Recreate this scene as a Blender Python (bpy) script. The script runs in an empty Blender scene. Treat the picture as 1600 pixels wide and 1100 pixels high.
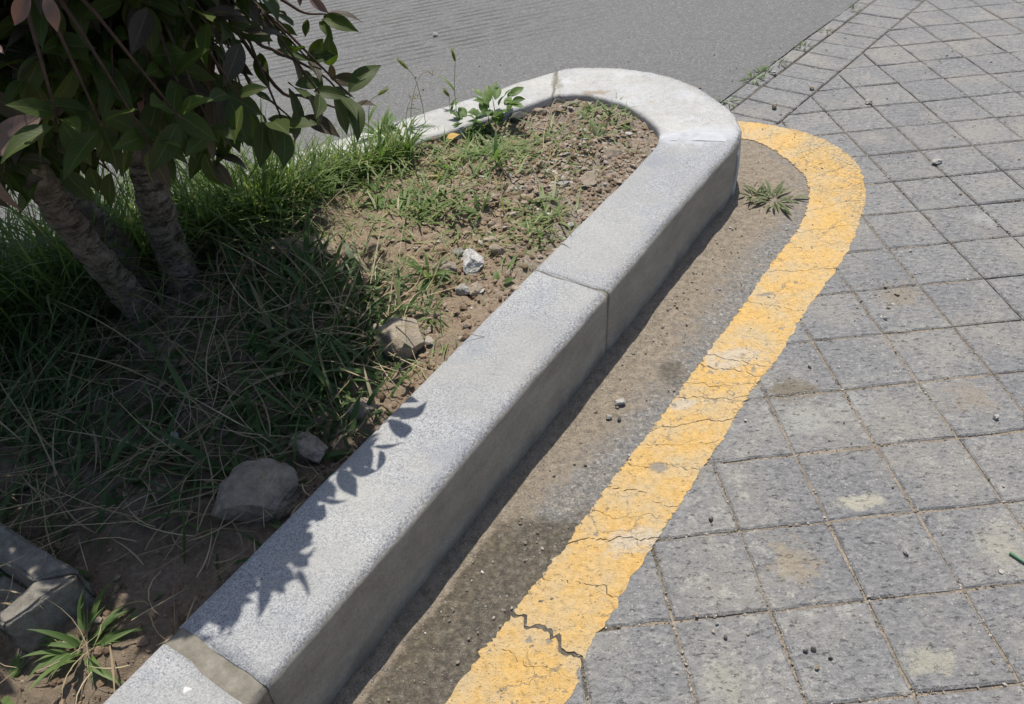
import bpy, math, random
import numpy as np
from mathutils import Vector, Matrix

random.seed(7)
rng = np.random.default_rng(7)
C = bpy.context.scene
COL = C.collection

# ------------------------------------------------------------------ camera
CAM = np.array([0.0, 0.0, 1.236])
RT = np.array([0.99602, -0.05856, -0.06723])
DN = np.array([-0.08916, -0.65421, -0.75104])
FW = np.array([0.0, 0.75404, -0.65683])
cam = bpy.data.cameras.new('camera')
cam.sensor_width = 36.0
cam.lens = 27.9
cam.clip_start = 0.02
cam.clip_end = 400.0
cobj = bpy.data.objects.new('camera', cam)
COL.objects.link(cobj)
M = Matrix.Identity(4)
for r in range(3):
    M[r][0] = RT[r]
    M[r][1] = -DN[r]
    M[r][2] = -FW[r]
    M[r][3] = CAM[r]
cobj.matrix_world = M
C.camera = cobj

# ------------------------------------------------------------------ world, sun, exposure
SUN_EL = 72.0
w = bpy.data.worlds.new('World')
C.world = w
w.use_nodes = True
nt = w.node_tree
nt.nodes.clear()
sky = nt.nodes.new('ShaderNodeTexSky')
sky.sky_type = 'NISHITA'
sky.sun_disc = False
sky.sun_elevation = math.radians(SUN_EL)
sky.sun_rotation = math.radians(0)
sky.air_density = 1.0
sky.dust_density = 2.0
bg = nt.nodes.new('ShaderNodeBackground')
bg.inputs[1].default_value = 0.095
out = nt.nodes.new('ShaderNodeOutputWorld')
nt.links.new(sky.outputs[0], bg.inputs[0])
nt.links.new(bg.outputs[0], out.inputs[0])
sun = bpy.data.lights.new('sun', 'SUN')
sun.energy = 4.15
sun.angle = math.radians(0.53)
sun.color = (1.0, 0.95, 0.865)
so = bpy.data.objects.new('sun', sun)
COL.objects.link(so)
so.location = (0, 4, 8)
so.rotation_euler = (math.radians(-(90 - SUN_EL)), 0, 0)   # light comes from ahead (+Y) and above
C.view_settings.view_transform = 'Standard'
C.view_settings.look = 'None'
C.view_settings.gamma = 1.0
C.view_settings.use_curve_mapping = False
C.view_settings.exposure = 0.42


# ------------------------------------------------------------------ noise in numpy
def _h(ix, iy, iz, seed):
    n = (ix * 374761393 + iy * 668265263 + iz * 1103515245 + seed * 974634777) & 0xffffffff
    n = ((n ^ (n >> 13)) * 1274126177) & 0xffffffff
    n = n ^ (n >> 16)
    n = (n * 2246822519) & 0xffffffff
    n = n ^ (n >> 15)
    return n / 4294967295.0


def vnoise(x, y, z=None, seed=0):
    x = np.asarray(x, float)
    y = np.asarray(y, float)
    z = np.zeros_like(x) if z is None else np.asarray(z, float)
    ix, iy, iz = (np.floor(a).astype(np.int64) for a in (x, y, z))
    fx, fy, fz = x - ix, y - iy, z - iz
    fx, fy, fz = (f * f * f * (f * (f * 6 - 15) + 10) for f in (fx, fy, fz))
    r = 0
    for dz in (0, 1):
        wz = fz if dz else 1 - fz
        for dy in (0, 1):
            wy = fy if dy else 1 - fy
            for dx in (0, 1):
                wx = fx if dx else 1 - fx
                r = r + wx * wy * wz * _h(ix + dx, iy + dy, iz + dz, seed)
    return r * 2 - 1


def fbm(x, y, z=None, oct=4, seed=0):
    a, s, r = 1.0, 1.0, 0
    for o in range(oct):
        r = r + a * vnoise(x * s, y * s, None if z is None else z * s, seed + o * 17)
        a *= 0.5
        s *= 2.03
    return r


def sstep(a, b, x):
    t = np.clip((x - a) / (b - a), 0, 1)
    return t * t * (3 - 2 * t)


# ------------------------------------------------------------------ object helpers
def mesh_np(name, verts, faces, mat, smooth=False, attrs=None, mats=None):
    me = bpy.data.meshes.new(name)
    me.from_pydata([tuple(v) for v in verts] if not isinstance(verts, np.ndarray) else verts.tolist(), [],
                   faces.tolist() if isinstance(faces, np.ndarray) else faces)
    if mat:
        me.materials.append(mat)
    if attrs:
        for k, v in attrs.items():
            a = me.attributes.new(k, 'FLOAT', 'POINT')
            a.data.foreach_set('value', np.asarray(v, np.float32))
    if smooth:
        me.polygons.foreach_set('use_smooth', [True] * len(me.polygons))
    me.update()
    return me


def link(name, me, parent=None, loc=None, **props):
    o = bpy.data.objects.new(name, me)
    COL.objects.link(o)
    if parent is not None:
        o.parent = parent
    if loc is not None:
        o.location = loc
    for k, v in props.items():
        o[k] = v
    return o


def thing(name, label, cat, loc=(0, 0, 0), rz=0.0, group=None):
    o = bpy.data.objects.new(name, None)
    o.empty_display_size = 0.05
    COL.objects.link(o)
    o.location = loc
    o.rotation_euler = (0, 0, rz)
    o['label'] = label
    o['category'] = cat
    if group:
        o['group'] = group
    return o


def tag(o, label, cat, group=None):
    o['label'] = label
    o['category'] = cat
    if group:
        o['group'] = group
    return o


def catmull(P, n):
    P = np.array(P, float)
    Q = np.vstack([2 * P[0] - P[1], P, 2 * P[-1] - P[-2]])
    outp = []
    for i in range(1, len(Q) - 2):
        t = np.linspace(0, 1, n, endpoint=False)[:, None]
        a, b, c, d = Q[i - 1], Q[i], Q[i + 1], Q[i + 2]
        outp.append(0.5 * (2 * b + (c - a) * t + (2 * a - 5 * b + 4 * c - d) * t * t + (3 * b - a - 3 * c + d) * t ** 3))
    outp.append(P[-1][None])
    return np.vstack(outp)


def tube(pts, rad, ns=7, wob=0.0, seed=0):
    """verts, faces of a tube along pts with radius list rad"""
    pts = np.array(pts, float)
    rad = np.broadcast_to(np.array(rad, float), (len(pts),))
    tg = np.gradient(pts, axis=0)
    tg /= np.linalg.norm(tg, axis=1)[:, None] + 1e-9
    ref = np.array([0.3, 0.2, 1.0])
    if abs(tg[0] @ (ref / np.linalg.norm(ref))) > 0.9:
        ref = np.array([1.0, 0.1, 0.0])
    V, F = [], []
    for i, (p, t) in enumerate(zip(pts, tg)):
        a = np.cross(t, ref)
        a /= np.linalg.norm(a)
        b = np.cross(t, a)
        for k in range(ns):
            th = 2 * math.pi * k / ns
            rr = rad[i]
            if wob:
                rr *= 1 + wob * float(vnoise(np.array(k * 0.9), np.array(i * 0.7), seed=seed))
            V.append(p + rr * (math.cos(th) * a + math.sin(th) * b))
    n = len(pts)
    for i in range(n - 1):
        for k in range(ns):
            k2 = (k + 1) % ns
            F.append([i * ns + k, i * ns + k2, (i + 1) * ns + k2, (i + 1) * ns + k])
    F.append(list(range(ns))[::-1])
    F.append([(n - 1) * ns + k for k in range(ns)])
    return V, F


class Acc:
    """joins several pieces into ONE mesh"""
    def __init__(self):
        self.V, self.F, self.A = [], [], []

    def add(self, V, F, a=0.0):
        o = len(self.V)
        self.V.extend([tuple(v) for v in V])
        self.F.extend([[i + o for i in f] for f in F])
        self.A.extend([a] * len(V))

    def mesh(self, name, mat, smooth=False):
        return mesh_np(name, self.V, self.F, mat, smooth, {'tint': self.A})


def proj(p):
    q = np.asarray(p, float) - CAM
    x, y, z = q @ RT, q @ DN, q @ FW
    z = np.where(np.abs(z) < 1e-4, 1e-4, z)
    return 800 + 1240 * x / z, 550 + 1240 * y / z, z


# ------------------------------------------------------------------ materials
class NT:
    def __init__(self, name):
        self.m = bpy.data.materials.new(name)
        self.m.use_nodes = True
        self.t = self.m.node_tree
        self.t.nodes.clear()
        self.o = self.n('OutputMaterial')
        self.b = self.n('BsdfPrincipled')
        self.l(self.b.outputs[0], self.o.inputs[0])
        self.pos = self.n('NewGeometry').outputs['Position']

    def n(self, typ):
        return self.t.nodes.new('ShaderNode' + typ)

    def l(self, a, b):
        self.t.links.new(a, b)

    def put(self, sock, v):
        if hasattr(v, 'is_linked') or hasattr(v, 'links'):
            self.l(v, sock)
        else:
            if sock.type == 'RGBA' and len(v) == 3:
                v = (*v, 1)
            sock.default_value = v

    def noise(self, scale, detail=3, rough=0.55, vec=None, dist=0.0, fac=True):
        k = self.n('TexNoise')
        k.inputs['Scale'].default_value = scale
        k.inputs['Detail'].default_value = detail
        k.inputs['Roughness'].default_value = rough
        k.inputs['Distortion'].default_value = dist
        self.l(vec if vec is not None else self.pos, k.inputs['Vector'])
        return k.outputs[0] if fac else k.outputs[1]

    def vor(self, scale, feature='F1', out='Distance', vec=None, rand=1.0):
        k = self.n('TexVoronoi')
        k.feature = feature
        k.inputs['Scale'].default_value = scale
        k.inputs['Randomness'].default_value = rand
        self.l(vec if vec is not None else self.pos, k.inputs['Vector'])
        return k.outputs[out]

    def mapr(self, v, a, b, c=0.0, d=1.0, smooth=True):
        k = self.n('MapRange')
        if smooth:
            k.interpolation_type = 'SMOOTHSTEP'
        self.put(k.inputs[0], v)
        for i, x in zip((1, 2, 3, 4), (a, b, c, d)):
            self.put(k.inputs[i], x)
        return k.outputs[0]

    def math(self, op, a, b=0.0, clamp=False):
        k = self.n('Math')
        k.operation = op
        k.use_clamp = clamp
        self.put(k.inputs[0], a)
        self.put(k.inputs[1], b)
        return k.outputs[0]

    def mix(self, f, a, b, mode='MIX'):
        k = self.n('Mix')
        k.data_type = 'RGBA'
        k.blend_type = mode
        self.put(k.inputs[0], f)
        self.put(k.inputs[6], a)
        self.put(k.inputs[7], b)
        return k.outputs[2]

    def ramp(self, v, stops, interp='LINEAR'):
        k = self.n('ValToRGB')
        k.color_ramp.interpolation = interp
        e = k.color_ramp.elements
        while len(e) < len(stops):
            e.new(0.5)
        for i, (p, c) in enumerate(stops):
            e[i].position = p
            e[i].color = (*c, 1)
        self.put(k.inputs[0], v)
        return k.outputs[0]

    def attr(self, name):
        k = self.n('Attribute')
        k.attribute_name = name
        return k.outputs['Fac']

    def scaled(self, sx, sy, sz, rz=0.0):
        k = self.n('Mapping')
        k.inputs['Scale'].default_value = (sx, sy, sz)
        k.inputs['Rotation'].default_value = (0, 0, rz)
        self.l(self.pos, k.inputs['Vector'])
        return k.outputs[0]

    def patch(self, x, y, rx, ry, wob=0.05, soft=0.45, seed=0.0):
        """mask of one stain lying on the ground at x,y"""
        k = self.n('Mapping')
        k.inputs['Location'].default_value = (-x / rx, -y / ry, 0)
        k.inputs['Scale'].default_value = (1 / rx, 1 / ry, 0)
        self.l(self.pos, k.inputs['Vector'])
        ln = self.n('VectorMath')
        ln.operation = 'LENGTH'
        self.l(k.outputs[0], ln.inputs[0])
        nz = self.noise(24, 9, 0.74)
        d = self.math('ADD', ln.outputs['Value'], self.math('MULTIPLY', self.math('SUBTRACT', nz, 0.5), 3.6))
        return self.mapr(d, 1.05, 1.05 - soft * 1.7)

    def bump(self, h, strength=1.0, dist=0.002, prev=None):
        k = self.n('Bump')
        k.inputs['Strength'].default_value = strength
        k.inputs['Distance'].default_value = dist
        self.l(h, k.inputs['Height'])
        if prev is not None:
            self.l(prev, k.inputs['Normal'])
        return k.outputs[0]

    def done(self, col, rough=0.9, bump=None, spec=0.25):
        self.put(self.b.inputs['Base Color'], col)
        self.put(self.b.inputs['Roughness'], rough)
        self.b.inputs['Specular IOR Level'].default_value = spec
        if bump is not None:
            self.l(bump, self.b.inputs['Normal'])
        return self.m


def asphalt_base(g, lum=1.0, warm=0.0):
    """grey aggregate colour + height, used by road, gutter and tiles"""
    c1 = g.vor(170, out='Color')
    v1 = g.n('SeparateColor')
    g.l(c1, v1.inputs[0])
    grain = g.ramp(v1.outputs[0], [(0, (0.095 * lum, 0.095 * lum, 0.095 * lum)), (0.55, (0.14 * lum, 0.14 * lum, 0.141 * lum)),
                                   (0.88, (0.185 * lum, 0.183 * lum, 0.18 * lum)), (1, (0.30 * lum, 0.29 * lum, 0.275 * lum))])
    fine = g.noise(420, 3, 0.7)
    grain = g.mix(0.55, grain, g.ramp(fine, [(0.3, (0.055 * lum,) * 3), (0.5, (0.135 * lum,) * 3), (0.72, (0.22 * lum,) * 3)]))
    h = g.math('ADD', g.math('MULTIPLY', g.vor(170), 0.6), g.math('MULTIPLY', fine, 0.9))
    return grain, h


# road -----------------------------------------------------------------
g = NT('road_asphalt')
grain, h = asphalt_base(g, 0.92)
big = g.noise(1.6, 4, 0.6)
col = g.mix(g.mapr(big, 0.3, 0.75, 0, 0.6), grain, (0.14, 0.139, 0.134))
col = g.mix(1.0, col, g.ramp(g.noise(70, 7, 0.82, g.scaled(0.6, 1.2, 1, -0.29)), [(0.38, (0.58, 0.58, 0.58)), (0.5, (1, 1, 1)), (0.62, (1.45, 1.45, 1.43))]), 'MULTIPLY')
col = g.mix(g.mapr(g.noise(6, 3), 0.35, 0.7, 0, 0.45), grain, col)
col = g.mix(g.mapr(g.noise(48, 5, 0.75, g.scaled(0.5, 1.2, 1, -0.29)), 0.52, 0.66, 0, 0.5), col, (0.085, 0.085, 0.083))
lt = g.math('MULTIPLY', g.mapr(g.vor(85), 0.26, 0.14), g.mapr(g.noise(30, 2), 0.45, 0.55))
col = g.mix(g.math('MULTIPLY', lt, 0.55), col, (0.34, 0.335, 0.32))
# drag grooves across the far part of the lane
gv = g.scaled(1, 1, 1, math.radians(-16.7))
wv = g.n('TexWave')
wv.wave_type = 'BANDS'
wv.bands_direction = 'Y'
wv.inputs['Scale'].default_value = 6.5
wv.inputs['Distortion'].default_value = 0.7
wv.inputs['Detail'].default_value = 2
wv.inputs['Detail Scale'].default_value = 3
g.l(gv, wv.inputs['Vector'])
sp = g.n('SeparateXYZ')
g.l(gv, sp.inputs[0])
gm = g.mapr(sp.outputs[1], 3.1, 3.4)
gx = g.mapr(sp.outputs[0], 1.9, 0.9)
gmask = g.math('MULTIPLY', g.math('MULTIPLY', gm, gx), g.mapr(g.noise(9, 3), 0.3, 0.62))
groove = g.math('MULTIPLY', g.mapr(wv.outputs['Fac'], 0.42, 0.05), gmask)
col = g.mix(g.math('MULTIPLY', groove, 0.8), col, (0.055, 0.055, 0.052))
hh = g.math('SUBTRACT', h, g.math('MULTIPLY', groove, 1.6))
M_ROAD = g.done(col, 0.85, g.bump(hh, 0.9, 0.0022), 0.35)

# imprinted paving -----------------------------------------------------
g = NT('paving_asphalt')
grain, h = asphalt_base(g, 1.42)
col = g.mix(0.35, grain, (0.222, 0.222, 0.229))
col = g.mix(g.mapr(g.noise(11, 5, 0.65), 0.35, 0.7, 0, 0.4), col, (0.17, 0.17, 0.176))
oi = g.n('ObjectInfo')
tone = g.ramp(oi.outputs['Random'], [(0, (0.93, 0.93, 0.94)), (0.5, (1, 1, 1)), (1, (1.06, 1.06, 1.05))])
col = g.mix(1.0, col, tone, 'MULTIPLY')
mot = g.ramp(g.noise(85, 7, 0.8, g.scaled(0.7, 1.2, 1, 0.35)), [(0.38, (0.68, 0.68, 0.69)), (0.5, (1.0, 1.0, 1.0)), (0.62, (1.3, 1.29, 1.27))])
col = g.mix(0.85, col, mot, 'MULTIPLY')
pits = g.mapr(g.noise(95, 6, 0.78, g.scaled(0.6, 1.25, 1, 0.35)), 0.44, 0.31)
pits = g.math('MULTIPLY', pits, g.mapr(g.noise(19, 3), 0.25, 0.6))
col = g.mix(g.math('MULTIPLY', pits, 0.5), col, (0.08, 0.08, 0.082))
scale_dust = g.math('MULTIPLY', g.mapr(g.noise(4.2, 8, 0.7), 0.42, 0.7, 0, 0.75), g.mapr(g.noise(70, 5, 0.75), 0.3, 0.55, 0.35, 1.0))
col = g.mix(scale_dust, col, (0.30, 0.28, 0.245))
spots = g.math('MULTIPLY', g.mapr(g.noise(28, 8, 0.74), 0.52, 0.64), g.mapr(g.noise(4.0, 4), 0.40, 0.58))
sep = g.n('SeparateXYZ')
g.l(g.pos, sep.inputs[0])
near = g.mapr(sep.outputs[1], 1.7, 0.8, 0.15, 0.95)
col = g.mix(g.math('MULTIPLY', spots, near), col, (0.36, 0.35, 0.315))
chips = g.mapr(g.vor(105), 0.2, 0.1)
col = g.mix(g.math('MULTIPLY', chips, g.mapr(g.noise(17, 2), 0.48, 0.58)), col, (0.40, 0.39, 0.36))
for (x, y, rx, ry, cc, am) in [(0.64, 0.905, 0.07, 0.022, (0.40, 0.38, 0.30), 0.8), (0.465, 0.79, 0.05, 0.055, (0.30, 0.25, 0.18), 0.75),
                               (0.966, 1.5, 0.07, 0.06, (0.25, 0.21, 0.16), 0.65), (0.955, 1.145, 0.07, 0.05, (0.28, 0.235, 0.18), 0.6),
                               (0.60, 1.215, 0.065, 0.045, (0.17, 0.145, 0.105), 0.9), (0.60, 1.12, 0.085, 0.05, (0.33, 0.33, 0.30), 0.7),
                               (0.61, 0.585, 0.045, 0.03, (0.38, 0.36, 0.28), 0.7), (0.29, 0.585, 0.04, 0.05, (0.33, 0.32, 0.27), 0.6),
                               (1.32, 1.8, 0.05, 0.05, (0.36, 0.36, 0.35), 0.6), (0.72, 1.16, 0.04, 0.05, (0.34, 0.345, 0.33), 0.6),
                               (0.33, 1.02, 0.05, 0.06, (0.23, 0.2, 0.16), 0.5), (0.83, 0.79, 0.04, 0.05, (0.36, 0.34, 0.28), 0.6)]:
    col = g.mix(g.math('MULTIPLY', g.patch(x, y, rx, ry), am), col, cc)
hh = g.math('SUBTRACT', g.math('ADD', h, g.math('MULTIPLY', g.noise(55, 6, 0.72, g.scaled(0.75, 1.2, 1, 0.35)), 2.6)), g.math('MULTIPLY', pits, 1.2))
M_PAVE = g.done(col, 0.82, g.bump(g.noise(24, 3, 0.6), 0.6, 0.006, g.bump(hh, 0.9, 0.0034)), 0.35)

# joint sand / base ground ----------------------------------------------
g = NT('joint_sand')
c = g.ramp(g.noise(300, 4, 0.75), [(0.3, (0.11, 0.09, 0.068)), (0.5, (0.24, 0.20, 0.155)), (0.7, (0.38, 0.335, 0.28))])
c = g.mix(g.mapr(g.noise(14, 3), 0.4, 0.7, 0, 0.7), c, (0.12, 0.106, 0.09))
sj = g.n('SeparateXYZ')
g.l(g.pos, sj.inputs[0])
c = g.mix(g.mapr(sj.outputs[1], 1.2, 2.4, 0, 0.75), c, (0.095, 0.085, 0.072))
M_SAND = g.done(c, 0.95, g.bump(g.noise(300, 3, 0.7), 1, 0.003))

# gutter -----------------------------------------------------------------
g = NT('gutter_asphalt')
grain, h = asphalt_base(g, 1.3)
sand = g.ramp(g.noise(340, 4, 0.7), [(0.25, (0.15, 0.12, 0.09)), (0.55, (0.25, 0.21, 0.16)), (0.8, (0.35, 0.305, 0.255))])
grain = g.mix(1.0, grain, g.ramp(g.noise(80, 7, 0.8), [(0.38, (0.62, 0.62, 0.62)), (0.5, (1, 1, 1)), (0.62, (1.38, 1.36, 1.32))]), 'MULTIPLY')
sand = g.mix(1.0, sand, g.ramp(g.noise(60, 6, 0.75), [(0.38, (0.74, 0.73, 0.72)), (0.5, (1, 1, 1)), (0.62, (1.2, 1.2, 1.2))]), 'MULTIPLY')
grain = g.mix(g.mapr(g.noise(12, 6, 0.7), 0.35, 0.65, 0.15, 0.65), grain, g.mix(1.0, grain, (1.15, 1.03, 0.86), 'MULTIPLY'))
brk = g.noise(26, 8, 0.72)
sm = g.math('ADD', g.attr('sand'), g.math('MULTIPLY', g.math('SUBTRACT', brk, 0.5), 1.3))
smask = g.mapr(sm, 0.22, 0.75)
col = g.mix(smask, grain, sand)
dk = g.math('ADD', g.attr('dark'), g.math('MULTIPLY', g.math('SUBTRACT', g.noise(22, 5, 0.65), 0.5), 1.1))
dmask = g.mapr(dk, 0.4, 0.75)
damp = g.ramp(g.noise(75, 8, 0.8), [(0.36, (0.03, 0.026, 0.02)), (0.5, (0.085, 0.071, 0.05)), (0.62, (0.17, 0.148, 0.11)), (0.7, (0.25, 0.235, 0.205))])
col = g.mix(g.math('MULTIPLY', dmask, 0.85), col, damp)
peb = g.math('MULTIPLY', g.mapr(g.vor(75), 0.24, 0.17), g.mapr(g.noise(9, 2), 0.48, 0.58))
pb2 = g.math('MULTIPLY', g.mapr(g.vor(120), 0.26, 0.16), g.mapr(g.noise(14, 3), 0.46, 0.56))
peb = g.math('MAXIMUM', peb, pb2)
col = g.mix(g.math('MULTIPLY', peb, 0.6), col, (0.27, 0.265, 0.255))
hh = g.math('ADD', h, g.math('ADD', g.math('MULTIPLY', g.noise(70, 4, 0.6), 1.8), peb))
M_GUT = g.done(col, 0.85, g.bump(hh, 1.0, 0.0035), 0.3)

# yellow paint -------------------------------------------------------------
g = NT('yellow_paint')
yl = g.ramp(g.noise(60, 5, 0.7), [(0.25, (0.52, 0.325, 0.105)), (0.5, (0.60, 0.385, 0.135)), (0.75, (0.62, 0.425, 0.185))])
dust = g.mapr(g.noise(9, 8, 0.74), 0.38, 0.66, 0, 0.9)
col = g.mix(dust, yl, (0.49, 0.395, 0.25))
fleck = g.mapr(g.noise(150, 5, 0.8, g.scaled(0.6, 1.3, 1, 0.3)), 0.40, 0.33)
col = g.mix(g.math('MULTIPLY', fleck, 0.55), col, (0.21, 0.135, 0.06))
chip = g.mapr(g.noise(75, 5, 0.75), 0.60, 0.645)
chip = g.math('MULTIPLY', chip, g.mapr(g.noise(12, 3), 0.38, 0.62))
big = g.mapr(g.noise(23, 4, 0.6), 0.645, 0.68)
wear = g.mapr(g.noise(170, 5, 0.8), 0.61, 0.69)
far = g.n('SeparateXYZ')
g.l(g.pos, far.inputs[0])
wearz = g.math('MULTIPLY', g.mapr(g.noise(150, 4, 0.75, g.scaled(0.6, 1.4, 1, 0.3)), 0.54, 0.60), g.mapr(g.math('ADD', far.outputs[0], g.math('MULTIPLY', g.noise(8, 3), 0.5)), 1.12, 1.32, 0, 0.8))
ms = g.math('MAXIMUM', g.math('MAXIMUM', chip, big), g.math('MAXIMUM', g.math('MULTIPLY', wear, 0.7), wearz))
cell = g.vor(8.5, 'DISTANCE_TO_EDGE', vec=None)
dvec = g.n('VectorMath')
dvec.operation = 'ADD'
nz = g.noise(24, 4, 0.6, fac=False)
sc = g.n('VectorMath')
sc.operation = 'SCALE'
g.l(nz, sc.inputs[0])
sc.inputs['Scale'].default_value = 0.06
g.l(g.pos, dvec.inputs[0])
g.l(sc.outputs[0], dvec.inputs[1])
crk = g.mapr(g.vor(9.5, 'DISTANCE_TO_EDGE', vec=dvec.outputs[0]), 0.011, 0.003)
crk = g.math('MULTIPLY', crk, g.mapr(g.noise(6, 3), 0.47, 0.6, 0, 0.85))
ms = g.math('MAXIMUM', ms, crk)
lime = g.math('MAXIMUM', g.patch(0.50, 1.325, 0.085, 0.05), g.math('MAXIMUM', g.patch(0.36, 1.2, 0.045, 0.02), g.patch(0.19, 0.86, 0.09, 0.035)))
col = g.mix(g.math('MULTIPLY', lime, 0.9), col, (0.50, 0.43, 0.33))
lk = g.math('MAXIMUM', g.patch(0.27, 1.03, 0.02, 0.013), g.patch(0.64, 1.55, 0.03, 0.008))
ms = g.math('MAXIMUM', ms, lk)
grey = g.ramp(g.noise(300, 3, 0.7), [(0.3, (0.17, 0.16, 0.145)), (0.6, (0.27, 0.255, 0.225))])
col = g.mix(1.0, col, g.ramp(g.noise(85, 7, 0.8), [(0.36, (0.78, 0.77, 0.76)), (0.48, (1, 1, 1)), (0.62, (1.1, 1.11, 1.14))]), 'MULTIPLY')
col = g.mix(g.math('MULTIPLY', ms, 0.85), col, grey)
hh = g.math('SUBTRACT', g.math('ADD', g.math('MULTIPLY', g.noise(210, 3, 0.7), 0.8), g.math('MULTIPLY', g.noise(60, 5, 0.7), 1.8)), g.math('ADD', g.math('MULTIPLY', ms, 0.8), g.math('MULTIPLY', fleck, 0.7)))
hh = g.math('ADD', hh, g.math('MULTIPLY', g.noise(110, 6, 0.78), 2.2))
M_YEL = g.done(col, 0.8, g.bump(hh, 0.9, 0.003), 0.25)


# granite ------------------------------------------------------------------
def granite(name, pale):
    g = NT(name)
    c1 = g.vor(480, out='Color')
    s1 = g.n('SeparateColor')
    g.l(c1, s1.inputs[0])
    if pale:
        sp = g.ramp(s1.outputs[0], [(0, (0.17, 0.17, 0.17)), (0.15, (0.33, 0.33, 0.325)), (0.6, (0.40, 0.398, 0.39)), (1, (0.47, 0.465, 0.455))])
    else:
        sp = g.ramp(s1.outputs[0], [(0, (0.07, 0.075, 0.095)), (0.16, (0.15, 0.16, 0.185)), (0.42, (0.28, 0.29, 0.31)), (0.8, (0.36, 0.365, 0.37)), (1, (0.47, 0.47, 0.47))])
    c2 = g.noise(430, 4, 0.75)
    sp = g.mix(0.4 if not pale else 0.22, sp, g.ramp(c2, [(0.32, (0.09, 0.10, 0.125)), (0.5, (0.29, 0.298, 0.312)), (0.7, (0.46, 0.465, 0.47))]))
    film = g.mapr(g.noise(5.5, 4, 0.6), 0.34, 0.64, 0, 0.6 if not pale else 0.6)
    sp = g.mix(film, sp, (0.30, 0.297, 0.282) if not pale else (0.37, 0.366, 0.35))
    blue = g.mapr(g.noise(9, 3, 0.55, g.scaled(1, 1, 1)), 0.56, 0.7, 0, 0.35 if not pale else 0.15)
    sp = g.mix(blue, sp, (0.205, 0.225, 0.265))
    if pale:
        pw = g.mapr(g.noise(10, 4, 0.6, dist=0.6), 0.5, 0.66, 0, 0.7)
        sp = g.mix(pw, sp, (0.42, 0.43, 0.45))
        sp = g.mix(g.mapr(g.noise(15, 4, 0.6), 0.62, 0.7, 0, 0.5), sp, (0.33, 0.275, 0.21))
        pit = g.mapr(g.vor(48), 0.11, 0.05)
        sp = g.mix(g.math('MULTIPLY', pit, g.mapr(g.noise(11, 2), 0.5, 0.6)), sp, (0.14, 0.13, 0.12))
        sp = g.mix(1.0, sp, g.ramp(g.noise(42, 7, 0.78), [(0.3, (0.82, 0.815, 0.8)), (0.5, (1, 1, 1)), (0.7, (1.08, 1.08, 1.08))]), 'MULTIPLY')
        sp = g.mix(g.math('MULTIPLY', g.patch(0.222, 2.53, 0.02, 0.10), 0.75), sp, (0.20, 0.185, 0.155))
        sp = g.mix(g.math('MULTIPLY', g.patch(0.345, 2.42, 0.05, 0.022), 0.8), sp, (0.25, 0.20, 0.15))
    sp = g.mix(g.math('MULTIPLY', g.patch(0.585, 2.06, 0.15, 0.06), 0.8), sp, (0.385, 0.40, 0.43))
    oi = g.n('ObjectInfo')
    sp = g.mix(1.0, sp, g.ramp(oi.outputs['Random'], [(0, (0.93, 0.93, 0.94)), (1, (1.05, 1.045, 1.03))]), 'MULTIPLY')
    sp = g.mix(1.0, sp, g.ramp(g.noise(3.2, 5, 0.65), [(0.3, (0.86, 0.865, 0.88)), (0.7, (1.08, 1.075, 1.05))]), 'MULTIPLY')
    # cement slurry smeared over the outer face
    f = g.attr('face')
    sl = g.ramp(g.noise(8, 8, 0.7, g.scaled(1, 1, 2.2)), [(0.25, (0.20, 0.183, 0.15)), (0.5, (0.30, 0.28, 0.24)), (0.72, (0.38, 0.362, 0.32))])
    sl = g.mix(g.mapr(g.noise(160, 3, 0.7), 0.4, 0.7, 0, 0.35), sl, (0.12, 0.115, 0.105))
    lowd = g.mapr(g.math('ADD', g.attr('hgt'), g.math('MULTIPLY', g.noise(16, 4), 0.5)), 0.5, 0.3)
    sl = g.mix(g.math('MULTIPLY', lowd, 0.5), sl, (0.09, 0.083, 0.07))
    ar = g.math('MULTIPLY', g.mapr(f, 0.02, 0.25), g.mapr(g.noise(210, 6, 0.8), 0.47, 0.56))
    sp = g.mix(g.math('MULTIPLY', ar, 0.75), sp, (0.10, 0.10, 0.112))
    fm = g.mapr(g.math('ADD', f, g.math('MULTIPLY', g.math('SUBTRACT', g.noise(45, 4, 0.7), 0.5), 0.7)), 0.40, 0.62, 0, 0.86 if not pale else 0.6)
    sp = g.mix(fm, sp, sl)
    hh = g.math('ADD', g.math('MULTIPLY', c2, 0.6), g.math('MULTIPLY', g.noise(120, 3, 0.6), 0.6))
    b = g.bump(hh, 0.75, 0.0015)
    b = g.bump(g.noise(26, 7, 0.72), 0.55, 0.006, b)
    return g.done(sp, 0.78, b, 0.3)


M_GRAN = granite('granite', False)
M_PALE = granite('pale_concrete', True)

g = NT('mortar')
c = g.ramp(g.noise(45, 5, 0.7), [(0.3, (0.13, 0.12, 0.098)), (0.55, (0.19, 0.175, 0.145)), (0.75, (0.26, 0.245, 0.21))])
M_MORT = g.done(c, 0.9, g.bump(g.noise(160, 4, 0.7), 0.8, 0.002))
g = NT('white_mortar')
c = g.ramp(g.noise(30, 5, 0.7), [(0.3, (0.31, 0.32, 0.345)), (0.55, (0.40, 0.41, 0.43)), (0.75, (0.45, 0.455, 0.47))])
M_WMORT = g.done(c, 0.9, g.bump(g.noise(120, 4, 0.7), 0.6, 0.002))
g = NT('white_dropping')
M_WHITE = g.done(g.ramp(g.noise(200, 3), [(0.3, (0.45, 0.45, 0.43)), (0.6, (0.62, 0.62, 0.6))]), 0.8)

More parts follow.
